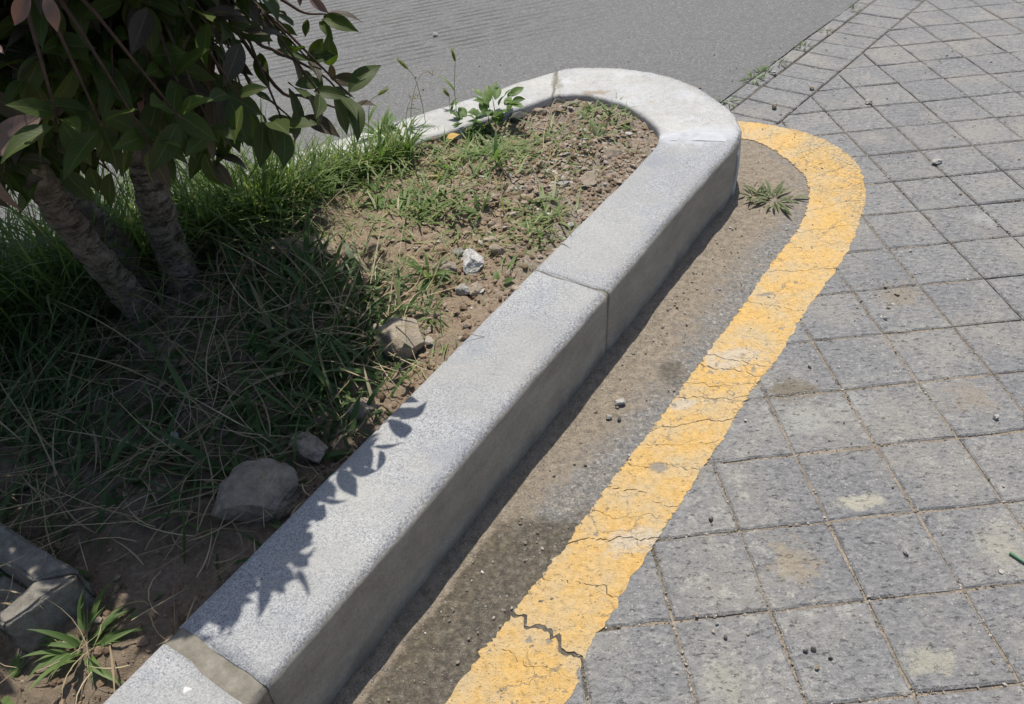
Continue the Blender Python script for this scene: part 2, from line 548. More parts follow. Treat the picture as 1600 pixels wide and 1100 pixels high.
# soil -----------------------------------------------------------------
g = NT('soil')
n1 = g.noise(9, 5, 0.65)
n2 = g.noise(120, 5, 0.75)
dry = g.ramp(n2, [(0.25, (0.115, 0.082, 0.056)), (0.5, (0.235, 0.175, 0.122)), (0.72, (0.335, 0.265, 0.195))])
gry = g.ramp(n2, [(0.25, (0.10, 0.08, 0.062)), (0.5, (0.225, 0.185, 0.145)), (0.72, (0.34, 0.295, 0.245))])
sx = g.n('SeparateXYZ')
g.l(g.pos, sx.inputs[0])
gm = g.mapr(g.math('ADD', sx.outputs[0], g.math('MULTIPLY', g.math('SUBTRACT', n1, 0.5), 0.6)), -0.15, 0.2)
col = g.mix(gm, dry, gry)
moist = g.mapr(g.noise(11, 5, 0.65), 0.56, 0.70, 0, 0.55)
col = g.mix(moist, col, (0.085, 0.06, 0.042))
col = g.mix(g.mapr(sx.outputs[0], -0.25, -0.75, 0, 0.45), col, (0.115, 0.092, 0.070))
hh = g.math('ADD', g.math('MULTIPLY', n2, 1.0), g.noise(330, 4, 0.7))
col = g.mix(1.0, col, (1.08, 1.11, 1.13), 'MULTIPLY')
M_SOIL = g.done(col, 0.95, g.bump(hh, 1.0, 0.004), 0.15)

g = NT('soil_crumb')
t = g.attr('tint')
c = g.ramp(t, [(0, (0.12, 0.082, 0.055)), (0.6, (0.235, 0.172, 0.118)), (0.8, (0.29, 0.245, 0.20)), (1, (0.37, 0.355, 0.33))])
c = g.mix(0.5, c, g.mix(1.0, c, g.ramp(g.noise(240, 3), [(0.3, (0.45,) * 3), (0.7, (1.5,) * 3)]), 'MULTIPLY'))
M_CRUMB = g.done(c, 0.95, g.bump(g.noise(300, 3), 0.8, 0.002), 0.15)

g = NT('loose_grit')
c = g.ramp(g.attr('tint'), [(0, (0.05, 0.046, 0.04)), (0.25, (0.15, 0.135, 0.112)), (0.7, (0.25, 0.215, 0.17)), (0.9, (0.34, 0.31, 0.27)), (1, (0.48, 0.46, 0.43))])
M_GRIT = g.done(c, 0.9)


def stone_mat(name, a, b, cc, sc=40, spk=0.0):
    g = NT(name)
    c = g.ramp(g.noise(sc, 5, 0.7), [(0.28, a), (0.5, b), (0.74, cc)])
    if spk:
        c = g.mix(g.math('MULTIPLY', g.mapr(g.noise(260, 3, 0.7), 0.5, 0.62), spk), c, (0.13, 0.13, 0.13))
    c = g.mix(g.mapr(g.noise(14, 4), 0.52, 0.72, 0, 0.5), c, (0.17, 0.125, 0.085))
    return g.done(c, 0.9, g.bump(g.math('ADD', g.noise(60, 5, 0.7), g.math('MULTIPLY', g.noise(260, 3), 0.5)), 0.9, 0.004), 0.2)


M_RBROWN = stone_mat('brown_stone', (0.15, 0.12, 0.092), (0.24, 0.20, 0.158), (0.34, 0.295, 0.24))
M_RGREY = stone_mat('grey_stone', (0.17, 0.16, 0.15), (0.255, 0.245, 0.23), (0.36, 0.35, 0.33))
M_RWHITE = stone_mat('white_granite', (0.33, 0.32, 0.30), (0.45, 0.44, 0.42), (0.54, 0.53, 0.51), 90, 0.55)
M_RTAN = stone_mat('tan_stone', (0.20, 0.165, 0.125), (0.28, 0.235, 0.18), (0.36, 0.315, 0.255))
M_RDARK = stone_mat('dark_slate', (0.06, 0.058, 0.055), (0.10, 0.096, 0.09), (0.16, 0.15, 0.14))
M_CONC = stone_mat('old_concrete', (0.10, 0.09, 0.074), (0.185, 0.168, 0.14), (0.28, 0.258, 0.22), 50, 0.6)

# bark -----------------------------------------------------------------
g = NT('bark')
c = g.ramp(g.noise(34, 5, 0.7), [(0.28, (0.07, 0.057, 0.045)), (0.5, (0.19, 0.16, 0.13)), (0.72, (0.31, 0.27, 0.225))])
c = g.mix(g.mapr(g.noise(60, 4, 0.6, g.scaled(0.5, 0.5, 2.2)), 0.58, 0.7, 0, 0.6), c, (0.055, 0.045, 0.037))
len_ = g.mapr(g.noise(30, 5, 0.7, g.scaled(0.6, 0.6, 3.0, 0.6)), 0.54, 0.62)
c = g.mix(g.math('MULTIPLY', len_, 0.4), c, (0.045, 0.035, 0.028))
c = g.mix(1.0, c, g.ramp(g.noise(120, 6, 0.8), [(0.38, (0.75, 0.75, 0.75)), (0.62, (1.3, 1.28, 1.25))]), 'MULTIPLY')
M_BARK = g.done(c, 0.92, g.bump(g.math('SUBTRACT', g.math('ADD', g.noise(60, 7, 0.78), g.noise(170, 3)), len_), 1.0, 0.007), 0.12)
g = NT('twig_bark')
M_TWIG = g.done(g.ramp(g.noise(80, 3), [(0.3, (0.04, 0.026, 0.018)), (0.7, (0.085, 0.055, 0.04))]), 0.8)


def leafmat(name, stops, trans, transcol, rough=0.42, spec=0.4, use_tint=False, vein=0.35):
    g = NT(name)
    uv = g.n('TexCoord').outputs['UV']
    su = g.n('SeparateXYZ')
    g.l(uv, su.inputs[0])
    if use_tint:
        c = g.ramp(g.attr('tint'), stops)
    else:
        oi = g.n('ObjectInfo')
        r = g.math('ADD', g.math('MULTIPLY', oi.outputs['Random'], 0.8), g.math('MULTIPLY', g.noise(40, 3), 0.2))
        c = g.ramp(r, stops)
        c = g.mix(g.mapr(g.noise(55, 5, 0.7), 0.5, 0.75, 0, 0.35), c, (0.07, 0.06, 0.03))
    nrm = None
    if not use_tint:
        mid = g.mapr(g.math('ABSOLUTE', g.math('SUBTRACT', su.outputs[0], 0.5)), 0.05, 0.015)
        c = g.mix(g.math('MULTIPLY', mid, vein), c, (0.16, 0.17, 0.07))
        vx = g.math('ADD', g.math('MULTIPLY', su.outputs[1], 9.0), g.math('MULTIPLY', g.math('ABSOLUTE', g.math('SUBTRACT', su.outputs[0], 0.5)), -5.0))
        vn = g.math('ABSOLUTE', g.math('SUBTRACT', g.math('FRACT', vx), 0.5))
        side = g.mapr(vn, 0.10, 0.0)
        c = g.mix(g.math('MULTIPLY', side, 0.18), c, (0.14, 0.15, 0.07))
        nrm = g.bump(g.math('ADD', g.math('MULTIPLY', mid, -1.0), g.math('MULTIPLY', side, -0.5)), 0.4, 0.001)
    g.done(c, rough, nrm, spec)
    tr = g.n('BsdfTranslucent')
    g.put(tr.inputs[0], g.mix(1.0, c, transcol, 'MULTIPLY'))
    mx = g.n('MixShader')
    mx.inputs[0].default_value = trans
    g.l(g.b.outputs[0], mx.inputs[1])
    g.l(tr.outputs[0], mx.inputs[2])
    g.l(mx.outputs[0], g.o.inputs[0])
    return g.m


M_LEAF = leafmat('shrub_leaf', [(0, (0.030, 0.044, 0.013)), (0.45, (0.045, 0.066, 0.016)), (0.8, (0.058, 0.078, 0.018)), (1, (0.066, 0.062, 0.022))], 0.2, (2.3, 3.0, 0.7), 0.55, 0.2)
M_LRED = leafmat('young_red_leaf', [(0, (0.13, 0.078, 0.07)), (0.5, (0.17, 0.105, 0.095)), (1, (0.15, 0.105, 0.08))], 0.15, (1.5, 1.0, 0.7), 0.5, 0.3)
M_LBRN = leafmat('bronze_leaf', [(0, (0.038, 0.036, 0.022)), (0.5, (0.055, 0.042, 0.032)), (1, (0.058, 0.052, 0.028))], 0.16, (2.0, 1.8, 0.8), 0.5, 0.28)
M_WEED = leafmat('weed_leaf', [(0, (0.075, 0.125, 0.038)), (0.5, (0.11, 0.175, 0.055)), (1, (0.15, 0.21, 0.075))], 0.34, (1.5, 1.8, 0.7), 0.5, 0.3)
M_DULL = leafmat('dusty_weed_leaf', [(0, (0.085, 0.115, 0.05)), (0.5, (0.12, 0.15, 0.07)), (1, (0.18, 0.19, 0.11))], 0.25, (1.5, 1.7, 0.8), 0.6, 0.25)
M_YLEAF = leafmat('yellow_leaf', [(0, (0.55, 0.33, 0.06)), (1, (0.6, 0.38, 0.1))], 0.25, (1.1, 1.1, 0.8), 0.6)
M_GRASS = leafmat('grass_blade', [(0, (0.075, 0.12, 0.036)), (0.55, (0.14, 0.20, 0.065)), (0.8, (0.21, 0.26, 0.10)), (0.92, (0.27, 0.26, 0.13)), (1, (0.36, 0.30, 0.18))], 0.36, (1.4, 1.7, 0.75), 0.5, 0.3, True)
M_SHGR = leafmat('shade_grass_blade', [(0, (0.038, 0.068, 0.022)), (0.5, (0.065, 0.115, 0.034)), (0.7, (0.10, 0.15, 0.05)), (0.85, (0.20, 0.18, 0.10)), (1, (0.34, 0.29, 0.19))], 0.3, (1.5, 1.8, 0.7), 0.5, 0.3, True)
M_STRAW = leafmat('dry_straw', [(0, (0.19, 0.14, 0.08)), (0.5, (0.33, 0.265, 0.16)), (1, (0.46, 0.39, 0.26))], 0.2, (1.2, 1.1, 0.8), 0.6, 0.25, True)
M_SEED = leafmat('foxtail_bristle', [(0, (0.16, 0.20, 0.06)), (1, (0.30, 0.31, 0.13))], 0.4, (1.3, 1.4, 0.7), 0.6, 0.2, True)

# ------------------------------------------------------------------ layout curves (metres)
ND = np.array([0.585, 0.811])           # heading of the near kerb
NN = np.array([-0.811, 0.585])          # towards the planted side
P0 = np.array([0.217, 1.373])           # second joint, outer edge
FD = np.array([-0.882, -0.471])         # heading of the far kerb, away from the tip
FN = np.array([0.471, -0.882])
KW = 0.19
KH = 0.185
Q0 = np.array([0.234, 2.625])
st = []                                  # stations (outer, inner)
for t in (-2.6, -2.0, -1.036, -0.5, 0.0, 0.3, 0.55):
    st.append((P0 + ND * t, P0 + ND * t + NN * KW))
st += [((0.692, 2.03), (0.471, 2.074)), ((0.716, 2.173), (0.470, 2.182)), ((0.675, 2.34), (0.430, 2.288)),
       ((0.588, 2.492), (0.362, 2.372)), ((0.47, 2.585), (0.285, 2.418)), ((0.35, 2.63), (0.235, 2.432)), ((0.234, 2.625), (0.200, 2.424))]
for t in (0.3, 0.8, 1.6, 2.6, 3.6):
    st.append((Q0 + FD * t, Q0 + FD * t + FN * KW + np.array([-0.05, -0.005])))
OUT = catmull([s[0] for s in st], 14)
INN = catmull([s[1] for s in st], 14)
NS = len(OUT)
K_A, K_B, K_C, K_D, K_E = 2 * 14, 4 * 14, 7 * 14, 13 * 14, 15.4 * 14      # joints
MID = (OUT + INN) / 2

Y_O = [(-0.75, -0.55), (-0.25, 0.16), (0.031, 0.562), (0.071, 0.641), (0.234, 0.860), (0.306, 0.950), (0.447, 1.132), (0.532, 1.243), (0.590, 1.304), (0.693, 1.442),
       (0.892, 1.683), (1.001, 1.855), (1.066, 1.986), (1.105, 2.154), (1.079, 2.289), (1.005, 2.400), (0.850, 2.501), (0.68, 2.53)]
Y_I = [(-0.94, -0.5), (-0.43, 0.2), (-0.145, 0.604), (-0.040, 0.735), (0.068, 0.868), (0.181, 1.016), (0.264, 1.118), (0.385, 1.270), (0.460, 1.368), (0.574, 1.510),
       (0.711, 1.696), (0.819, 1.830), (0.883, 1.945), (0.920, 2.049), (0.925, 2.147), (0.885, 2.300), (0.815, 2.380), (0.66, 2.40)]
NSEG = 20
YO = catmull(Y_O, NSEG)
YT0 = np.gradient(YO, axis=0)
YN0 = np.column_stack([YT0[:, 1], -YT0[:, 0]])
YN0 /= np.linalg.norm(YN0, axis=1)[:, None]
YI = catmull(Y_I, NSEG)

BO0 = np.array([0.898, 2.759])           # outer edge of the border course
BDIR = np.array([0.683, 0.730])
BNRM = np.array([-0.755, 0.656])
BI0 = np.array([0.950, 2.456])


def soil_z(x, y, fine=True):
    x = np.asarray(x, float)
    y = np.asarray(y, float)
    d = np.hypot(x - 0.3, y - 2.25)
    z = 0.170 - 0.060 * sstep(0.75, 1.9, d)
    z = z + 0.010 * fbm(x * 4.0, y * 4.0, oct=2, seed=3)
    if fine:
        r = fbm(x * 15, y * 15, oct=3, seed=5)
        z = z + 0.010 * r + 0.011 * sstep(0.1, 0.6, fbm(x * 9, y * 9, oct=2, seed=8))
        z = z + 0.0060 * fbm(x * 48, y * 48, oct=2, seed=11)
        z = z + 0.0030 * fbm(x * 130, y * 130, oct=2, seed=13)
    ar = np.hypot(x - 0.25, y - 2.2)
    z = z - 0.016 * sstep(0.13, 0.23, ar) * sstep(0.45, 0.3, ar) * sstep(2.05, 2.2, y)
    return np.where(z > 0.178, 0.178 + 0.35 * (z - 0.178), z)


def sz(x, y):
    return float(soil_z(np.array([x]), np.array([y]))[0])


# ------------------------------------------------------------------ ground sheets
def sheet(name, poly, z, mat, skirt=0.0):
    n = len(poly)
    V = [(p[0], p[1], z) for p in poly]
    F = [list(range(n))]
    if skirt:
        V += [(p[0], p[1], z - skirt) for p in poly]
        F += [[i, i + n, (i + 1) % n + n, (i + 1) % n] for i in range(n)]
    import bmesh
    me = mesh_np(name, V, F, mat)
    bm = bmesh.new()
    bm.from_mesh(me)
    bmesh.ops.triangulate(bm, faces=[f for f in bm.faces if len(f.verts) > 4])
    bmesh.ops.recalc_face_normals(bm, faces=bm.faces)
    bm.to_mesh(me)
    bm.free()
    return me


link('ground', sheet('ground', [(-80, -40), (80, -40), (80, 120), (-80, 120)], -0.012, M_SAND), kind='structure')

edge = []
for t in np.linspace(40, -0.42, 120):
    p = BO0 + BDIR * t
    j = 0.006 * float(fbm(np.array([t * 20.0]), np.array([0.3]), oct=3, seed=2)[0]) if t < 4 else 0
    edge.append(tuple(p + BNRM * (j - 0.006)))
k0 = int(12.2 * 14)
kerbmid = [tuple(MID[k]) for k in range(k0 - 20, NS)]
road_poly = edge + [(0.60, 2.36)] + kerbmid + [(-30, -8), (-70, 10), (-70, 80), (20, 80)]
link('asphalt_road', sheet('asphalt_road', road_poly, -0.001, M_ROAD, 0.02), kind='structure')

xs = np.arange(-0.6, 4.2, 0.03)
ys = np.arange(-0.4, 5.4, 0.03)
XX, YY = np.meshgrid(xs, ys, indexing='ij')
zz = -0.0052 + 0.0030 * fbm(XX * 3.1, YY * 3.1, oct=2, seed=201) + 0.0012 * fbm(XX * 22, YY * 22, oct=2, seed=203)
zz = np.clip(zz, -0.0078, -0.0040)
ny = len(ys)
idx = np.arange(XX.size).reshape(XX.shape)
right = ((XX - BO0[0]) * BDIR[1] - (YY - BO0[1]) * BDIR[0]) > -0.02
fi = right[:-1, :-1] & right[1:, 1:]
a = idx[:-1, :-1][fi]
link('joint_sand', mesh_np('joint_sand', np.column_stack([XX.ravel(), YY.ravel(), zz.ravel()]), np.column_stack([a, a + ny, a + ny + 1, a + 1]), M_SAND, True), kind='structure')

# gutter strip between kerb and paint
GK = int(11.6 * 14)
nU, nV = 260, 40
ku = np.linspace(0, GK, nU)
ka = np.column_stack([np.interp(ku, np.arange(NS), MID[:, 0]), np.interp(ku, np.arange(NS), MID[:, 1])])
# nearest matching stations on the paint's outer edge, monotone
ks = np.linspace(0, len(YO) - 1, nU)
# parametrise by arc fraction relation
key_k = [0, 2 * 14, 4 * 14, 6 * 14, 7 * 14, 8 * 14, 9 * 14, GK]
key_y = [0, 2.3 * NSEG, 8.0 * NSEG, 10.6 * NSEG, 12.0 * NSEG, 13.5 * NSEG, 14.6 * NSEG, len(YO) - 1]
ks = np.interp(ku, key_k, key_y)
ya = np.column_stack([np.interp(ks, np.arange(len(YO)), YO[:, 0]), np.interp(ks, np.arange(len(YO)), YO[:, 1])])
yd = ya - ka
ya = ya + yd / np.linalg.norm(yd, axis=1)[:, None] * 0.03
vv = np.linspace(0, 1, nV)
G = ka[:, None, :] * (1 - vv)[None, :, None] + ya[:, None, :] * vv[None, :, None]
gx, gy = G[..., 0].ravel(), G[..., 1].ravel()
# distance from kerb's outer edge
OD = OUT[:GK + 1]
dist = np.full(gx.shape, 9.0)
for p in OD:
    dist = np.minimum(dist, np.hypot(gx - p[0], gy - p[1]))
yid = np.full(gx.shape, 9.0)
for p in YI:
    yid = np.minimum(yid, np.hypot(gx - p[0], gy - p[1]))
up = sstep(0.95, 1.25, gy)
sandw = 0.075 + 0.05 * up + 0.06 * sstep(1.75, 2.0, gy)
sand = np.clip(1.15 - dist / sandw * 0.6, 0, 1)
sand = np.maximum(sand, 0.55 * sstep(1.72, 1.95, gy) * sstep(0.0, 0.06, yid))
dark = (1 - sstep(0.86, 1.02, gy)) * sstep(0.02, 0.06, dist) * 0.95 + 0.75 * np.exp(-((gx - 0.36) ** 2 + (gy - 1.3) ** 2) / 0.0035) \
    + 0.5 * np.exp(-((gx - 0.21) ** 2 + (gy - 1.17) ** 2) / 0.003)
gz = -0.0012 + 0.010 * np.exp(-(dist / 0.035) ** 2) + 0.0016 * fbm(gx * 25, gy * 25, oct=3, seed=21) * sstep(0.0, 0.05, yid) \
    - 0.001 * sstep(0.05, 0.0, yid)
pin = np.full(gx.shape, 9.0)
for p, q in zip(YO, YN0):
    pin = np.minimum(pin, np.where(np.hypot(gx - p[0], gy - p[1]) < 0.06, np.abs((gx - p[0]) * q[0] + (gy - p[1]) * q[1]) * 0 - ((gx - p[0]) * q[0] + (gy - p[1]) * q[1]), 9.0))
edge_d = np.where(pin > 8, 1.0, pin)
gz = np.where(edge_d < 0.014, -0.0035, np.where(np.tile(vv, nU) > 0.45, np.minimum(gz, -0.0008), gz))
F = []
for i in range(nU - 1):
    for j in range(nV - 1):
        a = i * nV + j
        F.append([a, a + 1, a + nV + 1, a + nV])
me = mesh_np('gutter', np.column_stack([gx, gy, gz]), F, M_GUT, True, {'sand': sand, 'dark': np.clip(dark, 0, 1)})
link('gutter', me, kind='structure')

# ------------------------------------------------------------------ imprinted paving: tiles and border course
G0 = np.array([0.2302, 0.6959])
E1 = np.array([0.16538, 0.00333])
E2 = np.array([-0.00729, 0.16442])


def clip(poly, p, n):
    """keep the part of poly with (x-p).n >= 0"""
    o = []
    for i in range(len(poly)):
        a, b = poly[i], poly[(i + 1) % len(poly)]
        da, db = (a - p) @ n, (b - p) @ n
        if da >= 0:
            o.append(a)
        if (da >= 0) != (db >= 0):
            o.append(a + (b - a) * da / (da - db))
    return o


YT = np.gradient(YO, axis=0)
YN = np.column_stack([YT[:, 1], -YT[:, 0]])
YN /= np.linalg.norm(YN, axis=1)[:, None]        # points away from the kerb


def area(p):
    p = np.array(p)
    return 0.5 * abs(np.sum(p[:, 0] * np.roll(p[:, 1], -1) - np.roll(p[:, 0], -1) * p[:, 1]))


def clip_paint(poly):
    c = np.mean(poly, axis=0)
    near = {int(np.argmin(np.hypot(YO[:, 0] - q[0], YO[:, 1] - q[1]))) for q in list(poly) + [c]}
    k = int(np.argmin(np.hypot(YO[:, 0] - c[0], YO[:, 1] - c[1])))
    r = clip(poly, YO[k] - YN[k] * 0.012, YN[k])
    return r


def tile_mesh(poly, z, seg=4, rough=0.0010):
    poly = [np.array(p) for p in poly]
    c = np.mean(poly, axis=0)
    ring = []
    n = len(poly)
    for i in range(n):
        a, b = poly[i], poly[(i + 1) % n]
        L = np.linalg.norm(b - a)
        s = max(1, min(seg, int(L / 0.03)))
        for k in range(s):
            t = k / s
            ring.append(a * (1 - t) + b * t)
    ring = np.array(ring)
    dirs = ring - c
    dirs /= np.linalg.norm(dirs, axis=1)[:, None] + 1e-9
    jit = rng.normal(0, rough, len(ring))
    outer = ring + dirs * jit[:, None]
    tl = rng.normal(0, 0.006, 2)
    inner = outer - dirs * 0.0045
    m = len(ring)
    V = [(p[0], p[1], z + rng.normal(0, 0.0003) + max(-0.0008, min(0.0006, float((p - c) @ tl)))) for p in inner] + [(p[0], p[1], z - 0.003) for p in outer] + [(p[0], p[1], -0.016) for p in outer]
    F = [list(range(m))]
    for r in (0, 1):
        for i in range(m):
            j = (i + 1) % m
            F.append([r * m + i, (r + 1) * m + i, (r + 1) * m + j, r * m + j])
    return V, F


paving = thing('imprinted_paving', '', '', (0, 0, 0))
del paving['label'], paving['category']
paving['kind'] = 'structure'
far_acc = Acc()
parts = 0
tiles = []
for i in range(-14, 34):
    for j in range(-8, 44):
        q = [G0 + E1 * (i + a) + E2 * (j + b) for a, b in ((0, 0), (1, 0), (1, 1), (0, 1))]
        c = sum(q) / 4
        gp = 0.0023
        e1n, e2n = E1 / np.linalg.norm(E1), E2 / np.linalg.norm(E2)
        q = [q[0] + (e1n + e2n) * gp, q[1] + (-e1n + e2n) * gp, q[2] + (-e1n - e2n) * gp, q[3] + (e1n - e2n) * gp]
        # right-hand side of the border course only
        bn = -np.array([-BDIR[1], BDIR[0]])
        q = clip(q, BI0 + bn * 0.004, bn)
        if len(q) < 3:
            continue
        # outside the painted line
        c = np.mean(q, axis=0)
        k = int(np.argmin(np.hypot(YO[:, 0] - c[0], YO[:, 1] - c[1])))
        dd = np.hypot(*(YO[k] - c))
        if dd > 0.16:
            if (c - YO[k]) @ YN[k] < 0:
                continue
        else:
            q = clip_paint(q)
        if len(q) < 3 or area(q) < 0.0006:
            continue
        tiles.append(q)
# border course: soldier bricks and a narrow outer row
for t0 in np.arange(-0.36, 6.0, 0.126):
    for (w0, w1) in ((0.0, 0.178), (0.180, 0.240)):
        g1 = 0.0028
        a = BI0 + BDIR * (t0 + g1)
        b = BI0 + BDIR * (t0 + 0.126 - g1)
        q = [a + BNRM * (w0 + g1), b + BNRM * (w0 + g1), b + BNRM * (w1 - g1), a + BNRM * (w1 - g1)]
        q = q[::-1] if np.cross(q[1] - q[0], q[2] - q[0]) < 0 else q
        c = np.mean(q, axis=0)
        k = int(np.argmin(np.hypot(YO[:, 0] - c[0], YO[:, 1] - c[1])))
        if np.hypot(*(YO[k] - c)) > 0.16:
            if (c - YO[k]) @ YN[k] < 0:
                continue
        else:
            q = clip_paint(q)
        if len(q) < 3 or area(q) < 0.0004:
            continue
        tiles.append(q)
for q in tiles:
    c = np.mean(q, axis=0)
    P = np.array([[p[0], p[1], 0.0] for p in q])
    u, v, dz = proj(P)
    vis = np.any((dz > 0.2) & (u > -60) & (u < 1660) & (v > -40) & (v < 1160))
    z = rng.uniform(-0.0018, 0.0004)
    if np.min(np.hypot(YO[:, 0] - c[0], YO[:, 1] - c[1])) < 0.13:
        z = rng.uniform(-0.0010, -0.0005)
    if vis and parts < 300:
        V, F = tile_mesh(q, z)
        link('paving_stone', mesh_np('paving_stone', V, F, M_PAVE), paving)
        parts += 1
    else:
        V, F = tile_mesh(q, z, 1)
        far_acc.add(V, F)
o = link('paving_stones', far_acc.mesh('paving_stones', M_PAVE), paving)
o['kind'] = 'stuff'
print('tiles', parts)

# ------------------------------------------------------------------ yellow line, broken by cracks into patches
line = thing('painted_line', 'cracked yellow painted line curving round the kerb end', 'road marking', (0, 0, 0))
# crack stations in units of traced points: (position, gap metres)
cr = [(0, 0), (0.6, .003), (1.2, .002), (1.7, .003), (2.45, .0015), (3.0, .013), (3.55, .002), (4.05, .004), (4.5, .0016), (4.86, .0022), (5.35, .002), (5.75, .0016), (6.15, .004),
      (6.62, .004), (6.95, .0024), (7.35, .004), (7.85, .003), (8.5, .0012), (9.15, .0022), (9.75, .003), (10.25, .002), (10.8, .0028), (11.3, .0012), (11.75, .002), (12.4, .0014), (13.1, .0022),
      (13.6, .0012), (14.2, .0016), (14.9, .0012), (15.5, .001), (16.2, .001), (17, 0)]


def ypt(s, v):
    k = np.clip(s * NSEG, 0, len(YO) - 1.001)
    i = np.arange(len(YO))
    ox, oy = np.interp(k, i, YO[:, 0]), np.interp(k, i, YO[:, 1])
    ix, iy = np.interp(k, i, YI[:, 0]), np.interp(k, i, YI[:, 1])
    return ix + (ox - ix) * v, iy + (oy - iy) * v


seglen = np.linalg.norm(np.diff((YO + YI) / 2, axis=0), axis=1)
for c in range(len(cr) - 1):
    (s0, g0), (s1, g1) = cr[c], cr[c + 1]
    nu, nv = 18, 28
    v = np.linspace(0, 1, nv)

    def crackline(ci, g, sgn):
        base = cr[ci][0]
        kk = min(len(seglen) - 1, int(base * NSEG))
        loc = NSEG * float(np.mean(seglen[max(0, kk - 5):kk + 5]))      # metres per unit of the curve
        jag = 0.007 * fbm(v * 6 + ci * 9.1, v * 0 + ci, oct=3, seed=31) + 0.0034 * fbm(v * 24 + ci * 9.1, v * 0 + ci, oct=3, seed=32) + 0.010 * (fbm(v * 1.6 + ci * 3.3, v * 0, oct=1, seed=33))
        gg = g * 0.8 * (0.5 + 0.6 * np.abs(fbm(v * 7 + ci * 5, v * 0, oct=3, seed=37 + (sgn > 0))))
        return base + (jag + sgn * gg * 0.5) / loc
    a = crackline(c, g0, 1)
    b = crackline(c + 1, g1, -1)
    X = np.zeros((nu, nv, 2))
    for iu, tt in enumerate(np.linspace(0, 1, nu)):
        s = a * (1 - tt) + b * tt
        vv2 = v.copy()
        e0 = 0.016 * fbm(np.array([s[0] * 70]), np.array([2.0]), oct=3, seed=45)[0] + 0.020 * fbm(np.array([s[0] * 14]), np.array([1.0]), oct=4, seed=41)[0]
        e1 = 0.016 * fbm(np.array([s[-1] * 70]), np.array([7.0]), oct=3, seed=46)[0] + 0.018 * fbm(np.array([s[-1] * 14]), np.array([5.0]), oct=4, seed=43)[0]
        vv2 = e0 + (1 + e1 - e0) * vv2
        x, y = ypt(s, vv2)
        X[iu, :, 0], X[iu, :, 1] = x, y
    xs, ys = X[..., 0], X[..., 1]
    zz = 0.0002 + 0.0003 * fbm(xs * 40, ys * 40, oct=2, seed=44)
    V = [(xs[i, j], ys[i, j], zz[i, j]) for i in range(nu) for j in range(nv)]
    F = [[i * nv + j, (i + 1) * nv + j, (i + 1) * nv + j + 1, i * nv + j + 1] for i in range(nu - 1) for j in range(nv - 1)]
    rim = [(0, j) for j in range(nv)] + [(i, nv - 1) for i in range(1, nu)] + [(nu - 1, j) for j in range(nv - 2, -1, -1)] + [(i, 0) for i in range(nu - 2, 0, -1)]
    b0 = len(V)
    for (i, j) in rim:
        V.append((xs[i, j], ys[i, j], -0.0045))
    for k in range(len(rim)):
        k2 = (k + 1) % len(rim)
        F.append([rim[k][0] * nv + rim[k][1], b0 + k, b0 + k2, rim[k2][0] * nv + rim[k2][1]])
    link('paint_patch', mesh_np('paint_patch', V, F, M_YEL), line)

# ------------------------------------------------------------------ kerb
kerb = thing('granite_kerb', 'pale granite kerb of long stones bending round the planting bed tip', 'kerb', (0, 0, 0))


def kprofile(inset=0.0, h=KH):
    r = 0.016
    P = [(0.0 + inset, -0.03, 1.0), (0.0 + inset, 0.03, 1.0), (0.0 + inset, 0.09, 1.0), (inset, h - r - 0.02, 1.0), (inset, h - r, 0.9)]
    for a in (22, 45, 68, 90):
        t = math.radians(a)
        P.append((inset + r - r * math.cos(t), h - r + r * math.sin(t), 0.75 - a / 120))
    wd = 1.0
    Q = [(('w', -0.03), h, 0), (('w', -0.10), h, 0)]
    return P


